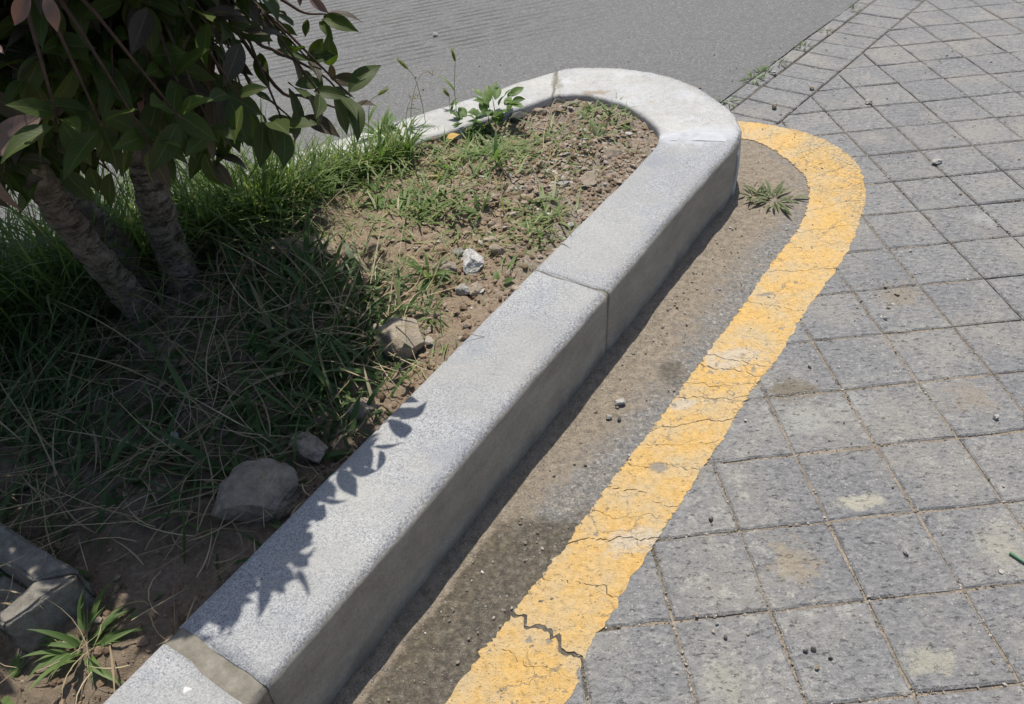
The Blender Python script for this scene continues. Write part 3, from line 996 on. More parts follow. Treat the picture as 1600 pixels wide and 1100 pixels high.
def kerb_piece(k0, k1, name, mat, inset=0.0, h=KH, label=None, tilt0=None, step=0.5, rough=0.0011):
    ks = np.linspace(k0, k1, max(3, int((k1 - k0) / step) + 1))
    i = np.arange(NS)
    O = np.column_stack([np.interp(ks, i, OUT[:, 0]), np.interp(ks, i, OUT[:, 1])])
    I = np.column_stack([np.interp(ks, i, INN[:, 0]), np.interp(ks, i, INN[:, 1])])
    W = np.linalg.norm(I - O, axis=1)
    r = 0.015
    V, face, hg = [], [], []
    m = None
    for s in range(len(ks)):
        wdt = W[s]
        prof = [(inset, -0.03, 1), (inset, 0.02, 1), (inset, 0.06, 1), (inset, 0.10, 1), (inset, 0.14, 1), (inset, h - r, 0.95)]
        for a in (25, 50, 72, 90):
            t = math.radians(a)
            prof.append((inset + r - r * math.cos(t), h - r + r * math.sin(t), 0.75 - a / 150))
        for f in (0.2, 0.35, 0.5, 0.65, 0.8):
            prof.append((wdt * f, h, 0))
        for a in (90, 55, 25, 0):
            t = math.radians(a)
            prof.append((wdt - inset - 0.012 + 0.012 * math.cos(t), h - 0.012 + 0.012 * math.sin(t), 0))
        prof.append((wdt - inset, 0.08, 0))
        prof.append((wdt - inset, -0.03, 0))
        m = len(prof)
        for (d, z, fa) in prof:
            p = O[s] + (I[s] - O[s]) * (d / wdt)
            V.append((p[0], p[1], z))
            face.append(fa)
            hg.append(np.clip(z / KH, 0, 1))
    V = np.array(V)
    # broken arrises at both ends of the stone
    fwd = ND if k1 < K_C + 5 else (FD if k0 > K_D - 5 else None)
    if fwd is not None and mat is not M_MORT and mat is not M_WMORT:
        for s in (0, len(ks) - 1):
            q = slice(s * m, (s + 1) * m)
            jj = 0.004 * fbm(np.arange(m) * 0.7 + s, np.full(m, k0), oct=3, seed=63)
            V[q, 0] += fwd[0] * jj
            V[q, 1] += fwd[1] * jj
    nz = fbm(V[:, 0] * 22, V[:, 1] * 22, V[:, 2] * 22, oct=4, seed=61) * rough
    nb = fbm(V[:, 0] * 5, V[:, 1] * 5, V[:, 2] * 5, oct=2, seed=67) * rough * 1.6
    V[:, 2] += np.where(V[:, 2] > 0.1, nz + nb * 0.6, 0)
    fa = np.array(face)
    # the outer face is rough and lightly bulged
    V[:, 0] += np.where(fa > 0.3, (nz + nb) * 1.5 * 0.811, 0)
    V[:, 1] += np.where(fa > 0.3, -(nz + nb) * 1.5 * 0.585, 0)
    F = []
    n = len(ks)
    for s in range(n - 1):
        for j in range(m - 1):
            F.append([s * m + j, (s + 1) * m + j, (s + 1) * m + j + 1, s * m + j + 1])
    F.append([j for j in range(m)])
    F.append([(n - 1) * m + j for j in range(m)][::-1])
    me = mesh_np(name, V, F, mat, True, {'face': face, 'hgt': hg})
    me.polygons[len(F) - 1].use_smooth = False
    me.polygons[len(F) - 2].use_smooth = False
    o = link(name, me, kerb)
    if label:
        o['label'] = label
    return o


def metres(k, m):      # station k moved along the kerb by m metres
    s = np.concatenate([[0], np.cumsum(np.linalg.norm(np.diff(OUT, axis=0), axis=1))])
    return float(np.interp(np.interp(k, np.arange(NS), s) + m, s, np.arange(NS)))


jw = {K_A: 0.016, K_B: 0.0035, K_C: 0.003, K_D: 0.006}
kerb_piece(0, metres(K_A, -0.016), 'kerb_stone', M_GRAN)
kerb_piece(metres(K_A, 0.016), metres(K_B, -0.0035), 'kerb_stone', M_GRAN)
kerb_piece(metres(K_B, 0.0035), metres(K_C, -0.003), 'kerb_stone', M_GRAN)
kerb_piece(metres(K_C, 0.003), metres(K_D, -0.006), 'kerb_stone', M_PALE, label='curved pale end stone', rough=0.0022)
kerb_piece(metres(K_D, 0.006), metres(K_E, -0.004), 'kerb_stone', M_PALE, rough=0.0016)
kerb_piece(metres(K_E, 0.004), NS - 1, 'kerb_stone', M_PALE, rough=0.0016)
kerb_piece(metres(K_A, -0.021), metres(K_A, 0.021), 'mortar_joint', M_MORT, 0.0012, KH - 0.0012, 'wide brown mortar joint', step=0.1, rough=0.0016)
kerb_piece(metres(K_B, -0.006), metres(K_B, 0.006), 'mortar_joint', M_MORT, 0.001, KH - 0.001, step=0.08)
kerb_piece(metres(K_C, -0.028), metres(K_C, 0.036), 'mortar_joint', M_WMORT, -0.0015, KH + 0.001, 'white smeared mortar joint', step=0.12, rough=0.0035)
kerb_piece(metres(K_D, -0.012), metres(K_D, 0.012), 'mortar_joint', M_MORT, 0.001, KH - 0.001, step=0.08)
kerb_piece(metres(K_E, -0.008), metres(K_E, 0.008), 'mortar_joint', M_MORT, 0.001, KH - 0.001, step=0.08)
# small white dropping on the nearest stone
V, F = [], []
for k in range(16):
    t = 2 * math.pi * k / 16
    r = 0.0062 * (1 + 0.22 * math.sin(3 * t + 1) + 0.1 * math.sin(7 * t))
    V.append((-0.494 + r * math.cos(t), 0.552 + r * math.sin(t), KH - 0.002))
for k in range(16):
    t = 2 * math.pi * k / 16
    r = 0.0046 * (1 + 0.2 * math.sin(3 * t + 1))
    V.append((-0.494 + r * math.cos(t), 0.552 + r * math.sin(t), KH + 0.0022))
F = [[k, (k + 1) % 16, 16 + (k + 1) % 16, 16 + k] for k in range(16)] + [list(range(16, 32))]
link('white_spot', mesh_np('white_spot', V, F, M_WHITE, True), kerb)

# ------------------------------------------------------------------ soil bed
step = 0.0075
xs = np.arange(-1.75, 0.60, step)
ys = np.arange(0.30, 2.60, step)
XX, YY = np.meshgrid(xs, ys, indexing='ij')
ZZ = soil_z(XX, YY)
# inside test: left of the near kerb middle, below the far kerb middle, within the tip
loop = np.vstack([MID, [[-4, -3]]])
inside = np.zeros(XX.shape, bool)
n = len(loop)
for i in range(n):
    x1, y1 = loop[i]
    x2, y2 = loop[(i + 1) % n]
    cond = ((y1 > YY) != (y2 > YY)) & (XX < (x2 - x1) * (YY - y1) / (y2 - y1 + 1e-12) + x1)
    inside ^= cond
ny = len(ys)
idx = np.arange(XX.size).reshape(XX.shape)
fi = inside[:-1, :-1] & inside[1:, :-1] & inside[:-1, 1:] & inside[1:, 1:]
a = idx[:-1, :-1][fi]
F = np.column_stack([a, a + ny, a + ny + 1, a + 1])
used = np.unique(F)
remap = -np.ones(XX.size, int)
remap[used] = np.arange(len(used))
me = mesh_np('soil_bed', np.column_stack([XX.ravel(), YY.ravel(), ZZ.ravel()])[used], remap[F], M_SOIL, True)
link('soil_bed', me, kind='structure')
xs = np.arange(-4.0, -1.69, 0.06)
ys = np.arange(-2.0, 2.6, 0.06)
XX, YY = np.meshgrid(xs, ys, indexing='ij')
inside = np.zeros(XX.shape, bool)
for i in range(n):
    x1, y1 = loop[i]
    x2, y2 = loop[(i + 1) % n]
    inside ^= ((y1 > YY) != (y2 > YY)) & (XX < (x2 - x1) * (YY - y1) / (y2 - y1 + 1e-12) + x1)
idx = np.arange(XX.size).reshape(XX.shape)
ny = len(ys)
fi = inside[:-1, :-1] & inside[1:, :-1] & inside[:-1, 1:] & inside[1:, 1:]
a = idx[:-1, :-1][fi]
F = np.column_stack([a, a + ny, a + ny + 1, a + 1])
me = mesh_np('soil_bed', np.column_stack([XX.ravel(), YY.ravel(), (soil_z(XX, YY) - 0.006).ravel()]), F, M_SOIL, True)
link('soil_bed', me, kind='structure')

LOOP_IN = np.vstack([INN, [[-4, -3]]])


def in_bed(x, y, loop=LOOP_IN):
    x = np.asarray(x, float)
    y = np.asarray(y, float)
    r = np.zeros(x.shape, bool)
    n = len(loop)
    for i in range(n):
        x1, y1 = loop[i]
        x2, y2 = loop[(i + 1) % n]
        r ^= ((y1 > y) != (y2 > y)) & (x < (x2 - x1) * (y - y1) / (y2 - y1 + 1e-12) + x1)
    return r


# ------------------------------------------------------------------ scattered grains
OCT_V = np.array([(1, 0, 0), (-1, 0, 0), (0, 1, 0), (0, -1, 0), (0, 0, 1), (0, 0, -1)], float)
OCT_F = np.array([(0, 2, 4), (2, 1, 4), (1, 3, 4), (3, 0, 4), (2, 0, 5), (1, 2, 5), (3, 1, 5), (0, 3, 5)])
phi = (1 + 5 ** 0.5) / 2
ICO_V = np.array([(-1, phi, 0), (1, phi, 0), (-1, -phi, 0), (1, -phi, 0), (0, -1, phi), (0, 1, phi), (0, -1, -phi), (0, 1, -phi), (phi, 0, -1), (phi, 0, 1), (-phi, 0, -1), (-phi, 0, 1)]) / 1.902
ICO_F = np.array([(0, 11, 5), (0, 5, 1), (0, 1, 7), (0, 7, 10), (0, 10, 11), (1, 5, 9), (5, 11, 4), (11, 10, 2), (10, 7, 6), (7, 1, 8), (3, 9, 4), (3, 4, 2), (3, 2, 6), (3, 6, 8), (3, 8, 9), (4, 9, 5), (2, 4, 11), (6, 2, 10), (8, 6, 7), (9, 8, 1)])


def grains(name, P, S, mat, tint, ico=True, flat=(0.5, 0.9), jit=0.25):
    n = len(P)
    BV, BF = (ICO_V, ICO_F) if ico else (OCT_V, OCT_F)
    k = len(BV)
    V = np.repeat(BV[None], n, 0) * (1 + rng.uniform(-jit, jit, (n, k, 1)))
    sc = np.column_stack([rng.uniform(0.7, 1.3, n), rng.uniform(0.7, 1.3, n), rng.uniform(*flat, n)]) * S[:, None]
    V = V * sc[:, None, :]
    th = rng.uniform(0, 6.28, n)
    ph = rng.normal(0, 0.35, n)
    c, s = np.cos(ph)[:, None], np.sin(ph)[:, None]
    y, z = V[..., 1] * c - V[..., 2] * s, V[..., 1] * s + V[..., 2] * c
    c, s = np.cos(th)[:, None], np.sin(th)[:, None]
    x, y = V[..., 0] * c - y * s, V[..., 0] * s + y * c
    V = np.stack([x, y, z], -1) + P[:, None, :]
    F = BF[None] + (np.arange(n) * k)[:, None, None]
    me = mesh_np(name, V.reshape(-1, 3), F.reshape(-1, 3), mat, False, {'tint': np.repeat(tint, k)})
    return link(name, me, kind='stuff')


# soil crumbs
n = 24000
x = rng.uniform(-1.3, 0.5, n)
y = rng.uniform(0.5, 2.45, n)
ok = in_bed(x, y) & (fbm(x * 6, y * 6, oct=3, seed=71) > rng.uniform(-0.7, 0.5, n)) & ((x > -0.75) | (rng.random(n) < 0.3))
x, y = x[ok], y[ok]
S = 0.0016 + 0.0085 * rng.random(len(x)) ** 4.5
grains('soil_crumbs', np.column_stack([x, y, soil_z(x, y) + S * 0.15]), S, M_CRUMB, rng.uniform(0, 0.75, len(x)))
# gravel chips on the soil near the tip
n = 6500
x = rng.normal(0.17, 0.16, n)
y = rng.normal(2.0, 0.2, n)
m2 = rng.random(n) < 0.25
x = np.where(m2, rng.uniform(-0.3, 0.45, n), x)
y = np.where(m2, rng.uniform(1.2, 2.4, n), y)
ok = in_bed(x, y)
x, y = x[ok], y[ok]
S = 0.0016 + 0.0085 * rng.random(len(x)) ** 4.2
grains('gravel', np.column_stack([x, y, soil_z(x, y) + S * 0.25]), S, M_CRUMB, np.clip(rng.normal(0.68, 0.17, len(x)), 0, 1), flat=(0.3, 0.75), jit=0.4)
# grit in the paving joints
pts = []
for q in tiles:
    c = np.mean(q, axis=0)
    if not (-0.2 < c[0] < 3 and 0.3 < c[1] < 4):
        continue
    for i in range(len(q)):
        a, b = np.array(q[i]), np.array(q[(i + 1) % len(q)])
        L = np.linalg.norm(b - a)
        m = int(L * (240 if c[1] < 1.9 else 110))
        t = rng.random(m)
        nrm = np.array([(b - a)[1], -(b - a)[0]]) / (L + 1e-9)
        dens = vnoise(a[0] * 3 + t * 2, a[1] * 3 + t, seed=4)
        keep = dens > rng.uniform(-1.0, 0.6, m)
        p = a + (b - a) * t[keep, None] + nrm * rng.normal(0.002, 0.003, keep.sum())[:, None]
        pts.append(p)
pts = np.vstack(pts)
k = rng.random(len(pts)) < min(1, 16000 / len(pts))
pts = pts[k]
S = 0.0009 + 0.0028 * rng.random(len(pts)) ** 3
grains('joint_grit', np.column_stack([pts, np.full(len(pts), -0.004) + rng.uniform(0, 0.003, len(pts))]), S, M_GRIT, rng.uniform(0.2, 1, len(pts)), False)
# loose grit over paving and gutter
n = 5200
x = rng.uniform(-0.35, 1.9, n)
y = rng.uniform(0.45, 3.2, n)
loopk = np.vstack([OUT, [[-4, -3]]])
ok = ~in_bed(x, y, loopk)
x, y = x[ok], y[ok]
dk = np.full(len(x), 9.0)
for p in OD[::3]:
    dk = np.minimum(dk, np.hypot(x - p[0], y - p[1]))
keep = rng.random(len(x)) < np.where(dk < 0.2, 1.0, 0.42)
x, y, dk = x[keep], y[keep], dk[keep]
x2 = rng.normal(0, 1, 1800)
gsel = rng.integers(0, GK, 1800)
xe = OUT[gsel, 0] + 0.811 * np.abs(rng.normal(0.02, 0.06, 1800)) + rng.normal(0, 0.02, 1800)
ye = OUT[gsel, 1] - 0.585 * np.abs(rng.normal(0.02, 0.06, 1800)) + rng.normal(0, 0.02, 1800)
ok = ~in_bed(xe, ye, loopk) & (ye > 0.4)
x = np.concatenate([x, xe[ok], rng.normal(0.94, 0.045, 160)])
y = np.concatenate([y, ye[ok], rng.normal(1.50, 0.035, 160)])
S = 0.0007 + 0.0034 * rng.random(len(x)) ** 6
grains('loose_grit', np.column_stack([x, y, np.full(len(x), 0.0005) + S * 0.3]), S, M_GRIT, rng.uniform(0.22, 1, len(x)), True, jit=0.4)


# ------------------------------------------------------------------ blades of grass
def blades(name, P, az, L, W, lean, bend, tint, mat, K=6, link_it=True, twist=None):
    n = len(P)
    t = np.linspace(0, 1, K + 1)
    pos = np.zeros((n, K + 1, 3))
    pos[:, 0] = P
    hd = np.column_stack([np.cos(az), np.sin(az)])
    curv = np.zeros(n) if twist is None else twist
    for k in range(1, K + 1):
        ang = lean + bend * (t[k] - 0.5 / K)
        a2 = az + curv * t[k]
        d = np.column_stack([np.cos(a2) * np.sin(ang), np.sin(a2) * np.sin(ang), np.cos(ang)])
        pos[:, k] = pos[:, k - 1] + d * (L / K)[:, None]
    # keep the lying part just above the soil
    zmin = soil_z(pos[..., 0], pos[..., 1], False) - 0.004 + 0.01 * rng.random((n, 1))
    inb = pos[..., 2] < zmin
    pos[..., 2] = np.where(inb & (P[:, None, 2] > 0.05), zmin, pos[..., 2])
    side = np.stack([-np.sin(az), np.cos(az), np.zeros(n)], -1)
    wt = (1 - t ** 2.2) * (0.55 + 0.45 * np.minimum(1, t * 4))
    wt[-1] = 0.03
    off = side[:, None, :] * (W[:, None] * wt[None])[..., None] * 0.5
    V = np.stack([pos - off, pos + off], 2)          # n,K+1,2,3
    V[:, :, :, 2] += 0
    k2 = 2 * (K + 1)
    base = (np.arange(n) * k2)[:, None]
    fs = []
    for k in range(K):
        fs.append(np.stack([base + 2 * k, base + 2 * k + 1, base + 2 * k + 3, base + 2 * k + 2], -1).reshape(n, 4))
    F = np.stack(fs, 1).reshape(-1, 4)
    me = mesh_np(name, V.reshape(-1, 3), F, mat, True, {'tint': np.repeat(tint, k2)})
    if link_it:
        return link(name, me, kind='stuff')
    return me


def bed_pts(n, fx, fy, dens):
    x, y = fx(n), fy(n)
    ok = in_bed(x, y) & (dens(x, y) > rng.random(n))
    return x[ok], y[ok]


# bright tufts beside the far kerb: separate clumps, each fanning out from its own root
rg = np.random.default_rng(77)
px, py, aa, ll, ww, le, be, ti = ([] for _ in range(8))


def clump(cx, cy, m, L, Wd, r=0.012, tint=0.55):
    px.append(rg.normal(cx, r, m))
    py.append(rg.normal(cy, r, m))
    a0 = rg.uniform(0, 6.28)
    aa.append(np.where(rg.random(m) < 0.5, rg.normal(a0, 0.7, m), rg.uniform(0, 6.28, m)))
    ll.append(L * rg.uniform(0.5, 1.15, m))
    ww.append(Wd * rg.uniform(0.6, 1.3, m))
    le.append(rg.uniform(0.05, 0.75, m))
    be.append(rg.uniform(0.2, 1.6, m))
    ti.append(np.clip(rg.normal(tint, 0.16, m), 0, 1))


for q in np.arange(0.60, 3.0, 0.0085):
    ip = Q0 + FD * q + FN * KW + np.array([-0.05, -0.005])
    depth = 0.05 + 0.16 * min(1, max(0, q - 0.74) / 0.3)
    if q < 0.80 and rg.random() < 0.5:
        continue
    d = rg.uniform(0.015, depth)
    p = ip + FN * d + FD * rg.normal(0, 0.02)
    L = rg.uniform(0.10, 0.17) + 0.05 * min(1, max(0, q - 0.8) / 0.3) + (0.12 if q > 0.98 else 0) + (0.07 if q > 1.35 else 0)
    clump(p[0], p[1], int(rg.integers(14, 34)), L, rg.choice([0.004, 0.006, 0.009]), rg.uniform(0.008, 0.022), rg.uniform(0.35, 0.75))
for (cx, cy) in [(-0.36, 2.17), (-0.42, 2.12), (-0.30, 2.215), (-0.47, 2.05), (-0.52, 1.97), (-0.565, 1.93)]:
    clump(cx, cy, 22, 0.10, 0.006, 0.012, 0.6)
px, py, aa, ll, ww, le, be, ti = map(np.concatenate, (px, py, aa, ll, ww, le, be, ti))
ok = in_bed(px, py)
px, py, aa, ll, ww, le, be, ti = (v[ok] for v in (px, py, aa, ll, ww, le, be, ti))
blades('grass', np.column_stack([px, py, soil_z(px, py) - 0.004]), aa, ll, ww, le, be, ti, M_GRASS, twist=rg.normal(0, 0.4, len(px)))

# long matted grass under the shrub
n0 = 11500
x, y = bed_pts(n0, lambda n: rng.uniform(-1.7, -0.05, n), lambda n: rng.uniform(0.8, 2.15, n),
               lambda x, y: sstep(0.06, -0.10, x - np.interp(y, [0.9, 1.3, 1.5, 1.65, 1.9, 2.1], [-0.35, -0.20, -0.23, -0.44, -0.62, -0.80])) * (0.30 + 0.65 * sstep(-0.5, 0.4, fbm(x * 5, y * 5, oct=2, seed=81))) * (1 - 0.75 * sstep(1.06, 0.82, y + 0.35 * (x + 0.5))))
n = len(x)
azm = rng.normal(0.5, 1.2, n) + 1.2 * fbm(x * 3, y * 3, oct=2, seed=83)
kd_ = (x - P0[0]) * NN[0] + (y - P0[1]) * NN[1] - KW          # distance from the near kerb
azm = np.where(kd_ < 0.16, rng.normal(2.3, 0.9, n), azm)
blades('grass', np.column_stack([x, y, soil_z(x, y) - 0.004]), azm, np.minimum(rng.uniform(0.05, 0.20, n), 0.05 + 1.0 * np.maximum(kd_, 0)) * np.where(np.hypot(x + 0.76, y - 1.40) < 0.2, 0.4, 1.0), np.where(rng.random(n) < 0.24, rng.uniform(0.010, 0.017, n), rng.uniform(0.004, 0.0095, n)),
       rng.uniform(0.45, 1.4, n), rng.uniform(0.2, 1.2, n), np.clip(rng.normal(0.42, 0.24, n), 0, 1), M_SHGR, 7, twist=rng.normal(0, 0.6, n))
# fine dry stems tangled through it
n0 = 3300
x, y = bed_pts(n0, lambda n: rng.uniform(-1.6, -0.10, n), lambda n: rng.uniform(0.62, 2.0, n),
               lambda x, y: 0.75 * sstep(0.05, -0.12, x - np.interp(y, [0.9, 1.3, 1.5, 1.65, 1.9, 2.1], [-0.35, -0.16, -0.20, -0.38, -0.58, -0.80])) * (0.4 + 0.6 * (y > 0.85)))
n = len(x)
kd_ = (x - P0[0]) * NN[0] + (y - P0[1]) * NN[1] - KW
blades('dry_grass', np.column_stack([x, y, soil_z(x, y) + 0.012 + 0.03 * rng.random(n)]), rng.uniform(0, 6.28, n), np.minimum(rng.uniform(0.06, 0.26, n), 0.02 + np.maximum(kd_, 0)), rng.uniform(0.0013, 0.0038, n),
       rng.uniform(1.0, 1.6, n), rng.uniform(-0.5, 0.5, n), rng.uniform(0.1, 0.9, n), M_STRAW, 6, twist=rng.normal(0, 1.0, n))
# cut grass and straw lying on the open soil
n0 = 2500
x, y = bed_pts(n0, lambda n: rng.uniform(-0.62, 0.45, n), lambda n: rng.uniform(1.2, 2.4, n),
               lambda x, y: 0.12 + 0.9 * sstep(0.0, 0.45, fbm(x * 5 + 3, y * 5, oct=2, seed=91)))
n = len(x)
blades('grass_clippings', np.column_stack([x, y, soil_z(x, y) + 0.004]), rng.uniform(0, 6.28, n), rng.uniform(0.015, 0.08, n), rng.uniform(0.0012, 0.004, n),
       rng.uniform(1.35, 1.62, n), rng.uniform(-0.35, 0.25, n), np.clip(rng.normal(0.72, 0.27, n), 0, 1), M_GRASS, 5, twist=rng.normal(0, 0.5, n))
x = np.concatenate([rng.normal(-0.02, 0.11, 420), rng.normal(-0.38, 0.08, 200), rng.normal(-0.2, 0.07, 220), rng.normal(0.1, 0.04, 90), rng.normal(0.33, 0.05, 90)])
y = np.concatenate([rng.normal(2.12, 0.07, 420), rng.normal(2.07, 0.06, 200), rng.normal(1.83, 0.06, 220), rng.normal(1.72, 0.05, 90), rng.normal(2.25, 0.08, 90)])
ok = in_bed(x, y)
x, y = x[ok], y[ok]
n = len(x)
blades('grass_clippings', np.column_stack([x, y, soil_z(x, y) + 0.004]), rng.uniform(0, 6.28, n), rng.uniform(0.03, 0.10, n), rng.uniform(0.003, 0.0085, n),
       rng.uniform(0.9, 1.6, n), rng.uniform(-0.2, 0.5, n), np.clip(rng.normal(0.55, 0.25, n), 0, 1), M_GRASS, 5, twist=rng.normal(0, 0.6, n))
# small sparse blades rooted in the soil
n0 = 700
x, y = bed_pts(n0, lambda n: rng.uniform(-0.6, 0.3, n), lambda n: rng.uniform(1.25, 2.35, n), lambda x, y: 0.9 * sstep(0.15, 0.6, fbm(x * 4 + 7, y * 4, oct=2, seed=95)))
n = len(x)
blades('grass_clippings', np.column_stack([x, y, soil_z(x, y) - 0.003]), rng.uniform(0, 6.28, n), rng.uniform(0.03, 0.08, n), rng.uniform(0.002, 0.005, n),
       rng.uniform(0.1, 0.9, n), rng.uniform(0.2, 1.2, n), np.clip(rng.normal(0.6, 0.2, n), 0, 1), M_GRASS, 5)


# ------------------------------------------------------------------ stones
def rock(name, label, loc, size, seed, mat, rz=0.0, cuts=7, sub=3, rough=0.10, tilt=(0, 0), group=None, cat='stone', sink=0.3):
    import bmesh
    bm = bmesh.new()
    bmesh.ops.create_icosphere(bm, subdivisions=sub, radius=1.0)
    V = np.array([v.co[:] for v in bm.verts])
    r = np.random.default_rng(seed)
    for _ in range(cuts):
        d = r.normal(0, 1, 3)
        d /= np.linalg.norm(d)
        h = r.uniform(0.5, 0.85)
        s = V @ d
        V = V - np.outer(np.where(s > h, s - h, 0), d)
    nz = fbm(V[:, 0] * 2.2 + seed, V[:, 1] * 2.2, V[:, 2] * 2.2, oct=4, seed=seed)
    V = V * (1 + rough * nz)[:, None]
    V = V * (np.array(size) / 2)
    for v, c in zip(bm.verts, V):
        v.co = c
    me = bpy.data.meshes.new(name)
    bm.to_mesh(me)
    bm.free()
    me.materials.append(mat)
    o = link(name, me, None, (loc[0], loc[1], loc[2] + size[2] * (0.5 - sink)))
    o.rotation_euler = (tilt[0], tilt[1], rz)
    tag(o, label, cat, group)
    return o


def on(x, y):
    return (x, y, float(soil_z(np.array([x]), np.array([y]))[0]))


rock('stone', 'large rounded brown stone in shade against the kerb edge', (-0.475, 0.925, 0.105), (0.16, 0.13, 0.13), 92, M_RBROWN, 0.75, 5, 5, 0.11, sink=0.22)
rock('stone', 'smaller rough brown stone between the large stone and the kerb', (-0.388, 1.015, 0.135), (0.09, 0.065, 0.07), 5, M_RBROWN, -0.4, 5, 5, 0.16, sink=0.25)
rock('stone', 'flat angular tan stone half in sun beside the kerb', (sz(-0.225, 1.285) and (-0.225, 1.285, sz(-0.225, 1.285))), (0.15, 0.10, 0.07), 26, M_RTAN, -0.45, 16, 5, 0.045, (0.22, 0.12), sink=0.12)
rock('stone', 'shaded brown stone tucked under the kerb leaf shadows', on(-0.305, 1.115), (0.07, 0.055, 0.05), 31, M_RBROWN, 0.2, 6, 3, 0.12)
rock('stone', 'pale pebble lying in the dark matted grass', on(-0.68, 1.10), (0.042, 0.036, 0.032), 17, M_RWHITE, 0.3, 6, 3, 0.12, sink=0.1)
rock('stone', 'white speckled granite chunk on the bare soil', on(-0.073, 1.535), (0.07, 0.085, 0.055), 44, M_RWHITE, 0.35, 10, 5, 0.12, sink=0.22)
rock('stone', 'greyer pebble of the touching pair near the second kerb joint', on(-0.098, 1.447), (0.036, 0.036, 0.026), 51, M_RGREY, 0.3, 6, 3, 0.1, cat='pebble')
rock('stone', 'browner pebble of the touching pair near the second kerb joint', on(-0.070, 1.446), (0.038, 0.034, 0.03), 53, M_RTAN, 1.0, 6, 3, 0.1, cat='pebble')
rock('stone', 'reddish brown clod left of the white granite chunk', on(-0.138, 1.526), (0.058, 0.04, 0.032), 57, M_RBROWN, 0.1, 6, 3, 0.14, cat='clod')
rock('stone', 'small grey pebble just behind the white granite chunk', on(-0.108, 1.605), (0.034, 0.024, 0.02), 59, M_RGREY, 0.2, 5, 3, 0.1, cat='pebble')
rock('stone', 'brown wedge of stone right of the white granite chunk', on(-0.012, 1.575), (0.05, 0.034, 0.034), 63, M_RTAN, -0.3, 9, 3, 0.08)
rock('stone', 'flat tan flake behind the brown wedge of stone', on(-0.030, 1.635), (0.05, 0.035, 0.018), 65, M_RTAN, -0.2, 9, 3, 0.06)
rock('stone', 'dark grey slate piece beside the leafy weed', on(0.085, 2.335), (0.09, 0.035, 0.028), 67, M_RDARK, 0.3, 9, 3, 0.06)
rock('stone', 'brown lump of stone right of the dark slate piece', on(0.15, 2.345), (0.055, 0.038, 0.034), 69, M_RTAN, 0.2, 8, 3, 0.1)
rock('stone', 'small oblong grey stone alone among the gravel', on(0.147, 1.845), (0.052, 0.024, 0.022), 73, M_RGREY, 0.75, 9, 3, 0.05)
rock('stone', 'purplish brown stone near the curved kerb end', on(0.325, 2.005), (0.06, 0.045, 0.035), 75, M_RBROWN, 0.6, 8, 3, 0.1)
rock('stone', 'flat pale grey stone among gravel near the dry stalk', on(0.175, 1.905), (0.07, 0.035, 0.02), 77, M_RGREY, 0.1, 9, 3, 0.06)
rock('stone', 'brown stone slab wedged against the inner kerb edge', on(0.25, 1.87), (0.07, 0.05, 0.035), 79, M_RTAN, 0.8, 8, 3, 0.1)
rock('stone', 'half buried flat brown stone in the grass behind the trunks', on(-0.50, 1.67), (0.20, 0.09, 0.05), 81, M_RBROWN, -0.15, 9, 4, 0.1, sink=0.35)

# broken concrete channel corner at the left edge
import bmesh
root = thing('concrete_block', 'broken corner of grey concrete channel on shaded soil', 'concrete block', (-0.706, 0.756, 0.09), 0.0)


def slab(name, poly, z0, z1, bev=0.004):
    bm = bmesh.new()
    b = [bm.verts.new((x, y, z0)) for x, y in poly]
    t = [bm.verts.new((x, y, z1)) for x, y in poly]
    bm.faces.new(b[::-1])
    bm.faces.new(t)
    for i in range(len(poly)):
        j = (i + 1) % len(poly)
        bm.faces.new([b[i], b[j], t[j], t[i]])
    bmesh.ops.subdivide_edges(bm, edges=list(bm.edges), cuts=9, use_grid_fill=True)
    bmesh.ops.bevel(bm, geom=[e for e in bm.edges if len(e.link_faces) == 2 and e.calc_face_angle() > 0.5], offset=bev, segments=2, affect='EDGES')
    for f in bm.faces:
        f.smooth = True
    for v in bm.verts:
        p = np.array(v.co[:])
        d = fbm(np.array([p[0] * 35]), np.array([p[1] * 35]), np.array([p[2] * 35]), oct=3, seed=97)[0]
        d2 = fbm(np.array([p[0] * 35 + 9]), np.array([p[1] * 35]), np.array([p[2] * 35]), oct=3, seed=98)[0]
        v.co.x += 0.0032 * d
        v.co.y += 0.0032 * d2
        v.co.z += 0.0028 * d
    me = bpy.data.meshes.new(name)
    bm.to_mesh(me)
    bm.free()
    me.materials.append(M_CONC)
    return link(name, me, root)


# arm directions from the near-right corner
A1 = np.array([-0.186, 0.115])
A2 = np.array([-0.082, -0.080])
a1, a2 = A1 / np.linalg.norm(A1), A2 / np.linalg.norm(A2)
th = 0.042
c0 = np.array([0.0, 0.0])
ci = c0 + (a1 + a2) * th * 1.1
arm1 = [c0, c0 + a1 * 0.30, c0 + a1 * 0.30 + a2 * th, ci]
slab('wall', [tuple(p) for p in arm1][::-1], 0.0, 0.115)
arm2 = [c0 + a2 * 0.005, ci + a2 * 0.002 - a1 * 0.001, c0 + a2 * 0.118 + a1 * 0.030, c0 + a2 * 0.125]
slab('wall', [tuple(p) for p in arm2][::-1], 0.0, 0.111)
flo = [ci * 1.02, c0 + a1 * 0.28 + a2 * th, c0 + a1 * 0.22 + a2 * 0.12, c0 + a2 * 0.116 + a1 * 0.03]
slab('floor', [tuple(p) for p in flo][::-1], 0.0, 0.048)


